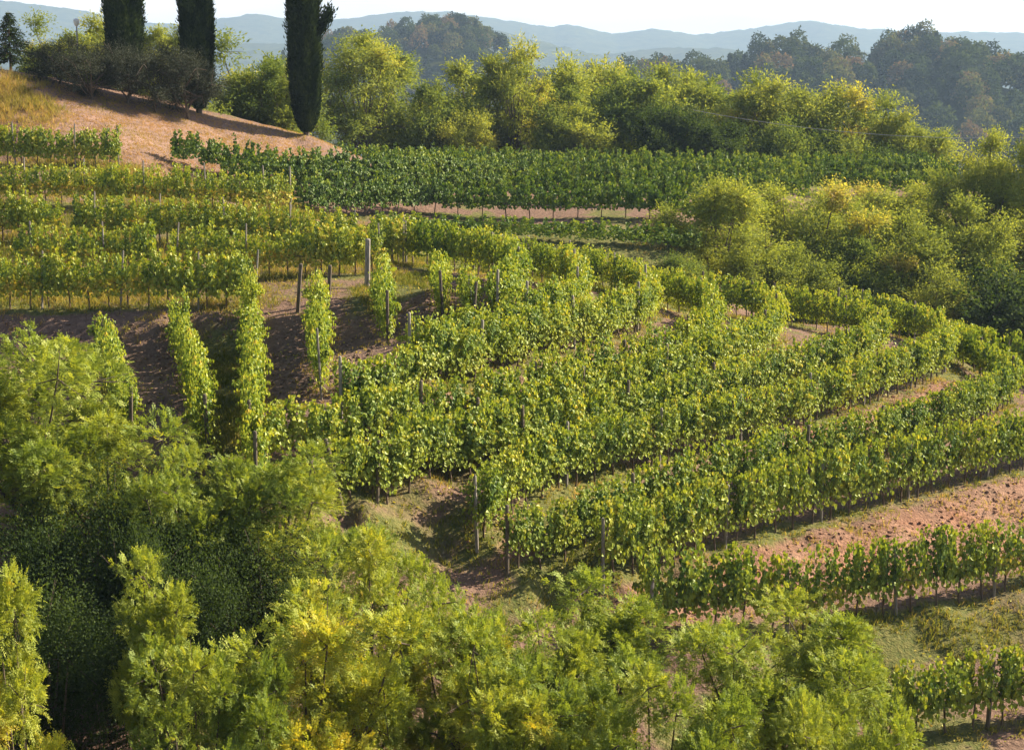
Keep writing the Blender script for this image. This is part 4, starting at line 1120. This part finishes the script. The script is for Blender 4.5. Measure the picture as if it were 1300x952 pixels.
# ------------------------------------------------------------------ loose clods of soil on the bare banks
def surf(X, Y):
    ix = np.clip(np.searchsorted(gx, X) - 1, 0, nx - 2); iy = np.clip(np.searchsorted(gy, Y) - 1, 0, ny - 2)
    fx = (X - gx[ix]) / (gx[ix + 1] - gx[ix]); fy = (Y - gy[iy]) / (gy[iy + 1] - gy[iy])
    return (MZ[iy, ix] * (1 - fx) + MZ[iy, ix + 1] * fx) * (1 - fy) + (MZ[iy + 1, ix] * (1 - fx) + MZ[iy + 1, ix + 1] * fx) * fy
_ph = (1 + 5 ** 0.5) / 2
ICO = unit(np.array([(-1, _ph, 0), (1, _ph, 0), (-1, -_ph, 0), (1, -_ph, 0), (0, -1, _ph), (0, 1, _ph), (0, -1, -_ph), (0, 1, -_ph), (_ph, 0, -1), (_ph, 0, 1), (-_ph, 0, -1), (-_ph, 0, 1)], float))
ICF = np.array([(0, 11, 5), (0, 5, 1), (0, 1, 7), (0, 7, 10), (0, 10, 11), (1, 5, 9), (5, 11, 4), (11, 10, 2), (10, 7, 6), (7, 1, 8), (3, 9, 4), (3, 4, 2), (3, 2, 6), (3, 6, 8), (3, 8, 9), (4, 9, 5), (2, 4, 11), (6, 2, 10), (8, 6, 7), (9, 8, 1)])
def clods(label, zs, n, smin, smax, attr, seed):
    r = np.random.default_rng(seed)
    P = []
    for z_ in zs:
        q = np.array(z_)[:, :2]; lo, hi = q.min(0), q.max(0)
        m = int(n * (hi - lo).prod())
        X = r.uniform(lo[0], hi[0], m); Y = r.uniform(lo[1], hi[1], m)
        k = r.random(m) < poly_mask(X, Y, z_, 0.5) * np.clip((fbm(X * 0.9, Y * 0.9, seed) - 0.25) * 2, 0.05, 1)
        P.append(np.stack([X[k], Y[k]], 1))
    P = np.concatenate(P); m = len(P)
    S = smin + (smax - smin) * r.random(m) ** 3
    V = ICO[None] * (1 + r.normal(0, 0.22, (m, 12, 1))) * S[:, None, None] * np.stack([r.uniform(0.7, 1.4, m), r.uniform(0.7, 1.4, m), r.uniform(0.5, 0.9, m)], 1)[:, None, :]
    V = V + np.stack([P[:, 0], P[:, 1], surf(P[:, 0], P[:, 1]) + S * 0.15], 1)[:, None, :]
    F = (np.arange(m)[:, None, None] * 12 + ICF[None]).reshape(-1, 3)
    one = np.ones(m * 12)
    a = {k: one * (1.0 if k == attr else 0.0) for k in ("clay", "hay", "till", "grass")}
    o = link("soil_clods", mesh("soil_clods", V.reshape(-1, 3), F, M_GROUND, attrs=a))
    tag(o, label, "soil", kind="stuff")
clods("crumbly reddish clods of earth on the terracotta bank", Z_CLAY, 80, 0.015, 0.085, "clay", 71)
clods("dry brown clods of tilled earth between the downhill vine rows", Z_TILL + Z_CUT, 30, 0.02, 0.10, "till", 72)

def litter(name, label, n, zs, seed):
    r = np.random.default_rng(seed)
    X = r.uniform(-20, 24, n * 4); Y = r.uniform(45, 88, n * 4)
    k = r.random(n * 4) < 0.55 * np.exp(-(row_d(X, Y) / 0.9) ** 2) + 0.10
    X, Y = X[k][:n], Y[k][:n]; m = len(X)
    V, F = leaves6(np.stack([X, Y, surf(X, Y) + 0.015], 1), np.stack([r.normal(0, 1, m), r.normal(0, 1, m), r.normal(0, 0.25, m)], 1), unit(np.stack([r.normal(0, 0.3, m), r.normal(0, 0.3, m), np.ones(m)], 1)), r.uniform(0.06, 0.12, m), r.uniform(0.05, 0.11, m))
    o = link(name, mesh(name, V, F, M_VINE, tint=np.repeat(np.clip(r.uniform(0.7, 1.0, m), 0, 1), 6))); o.color = (0.5, 1, 1, 1)
    tag(o, label, "leaves", kind="stuff")
litter("fallen_leaves", "yellow and brown fallen vine leaves scattered under the rows", 9000, None, 81)
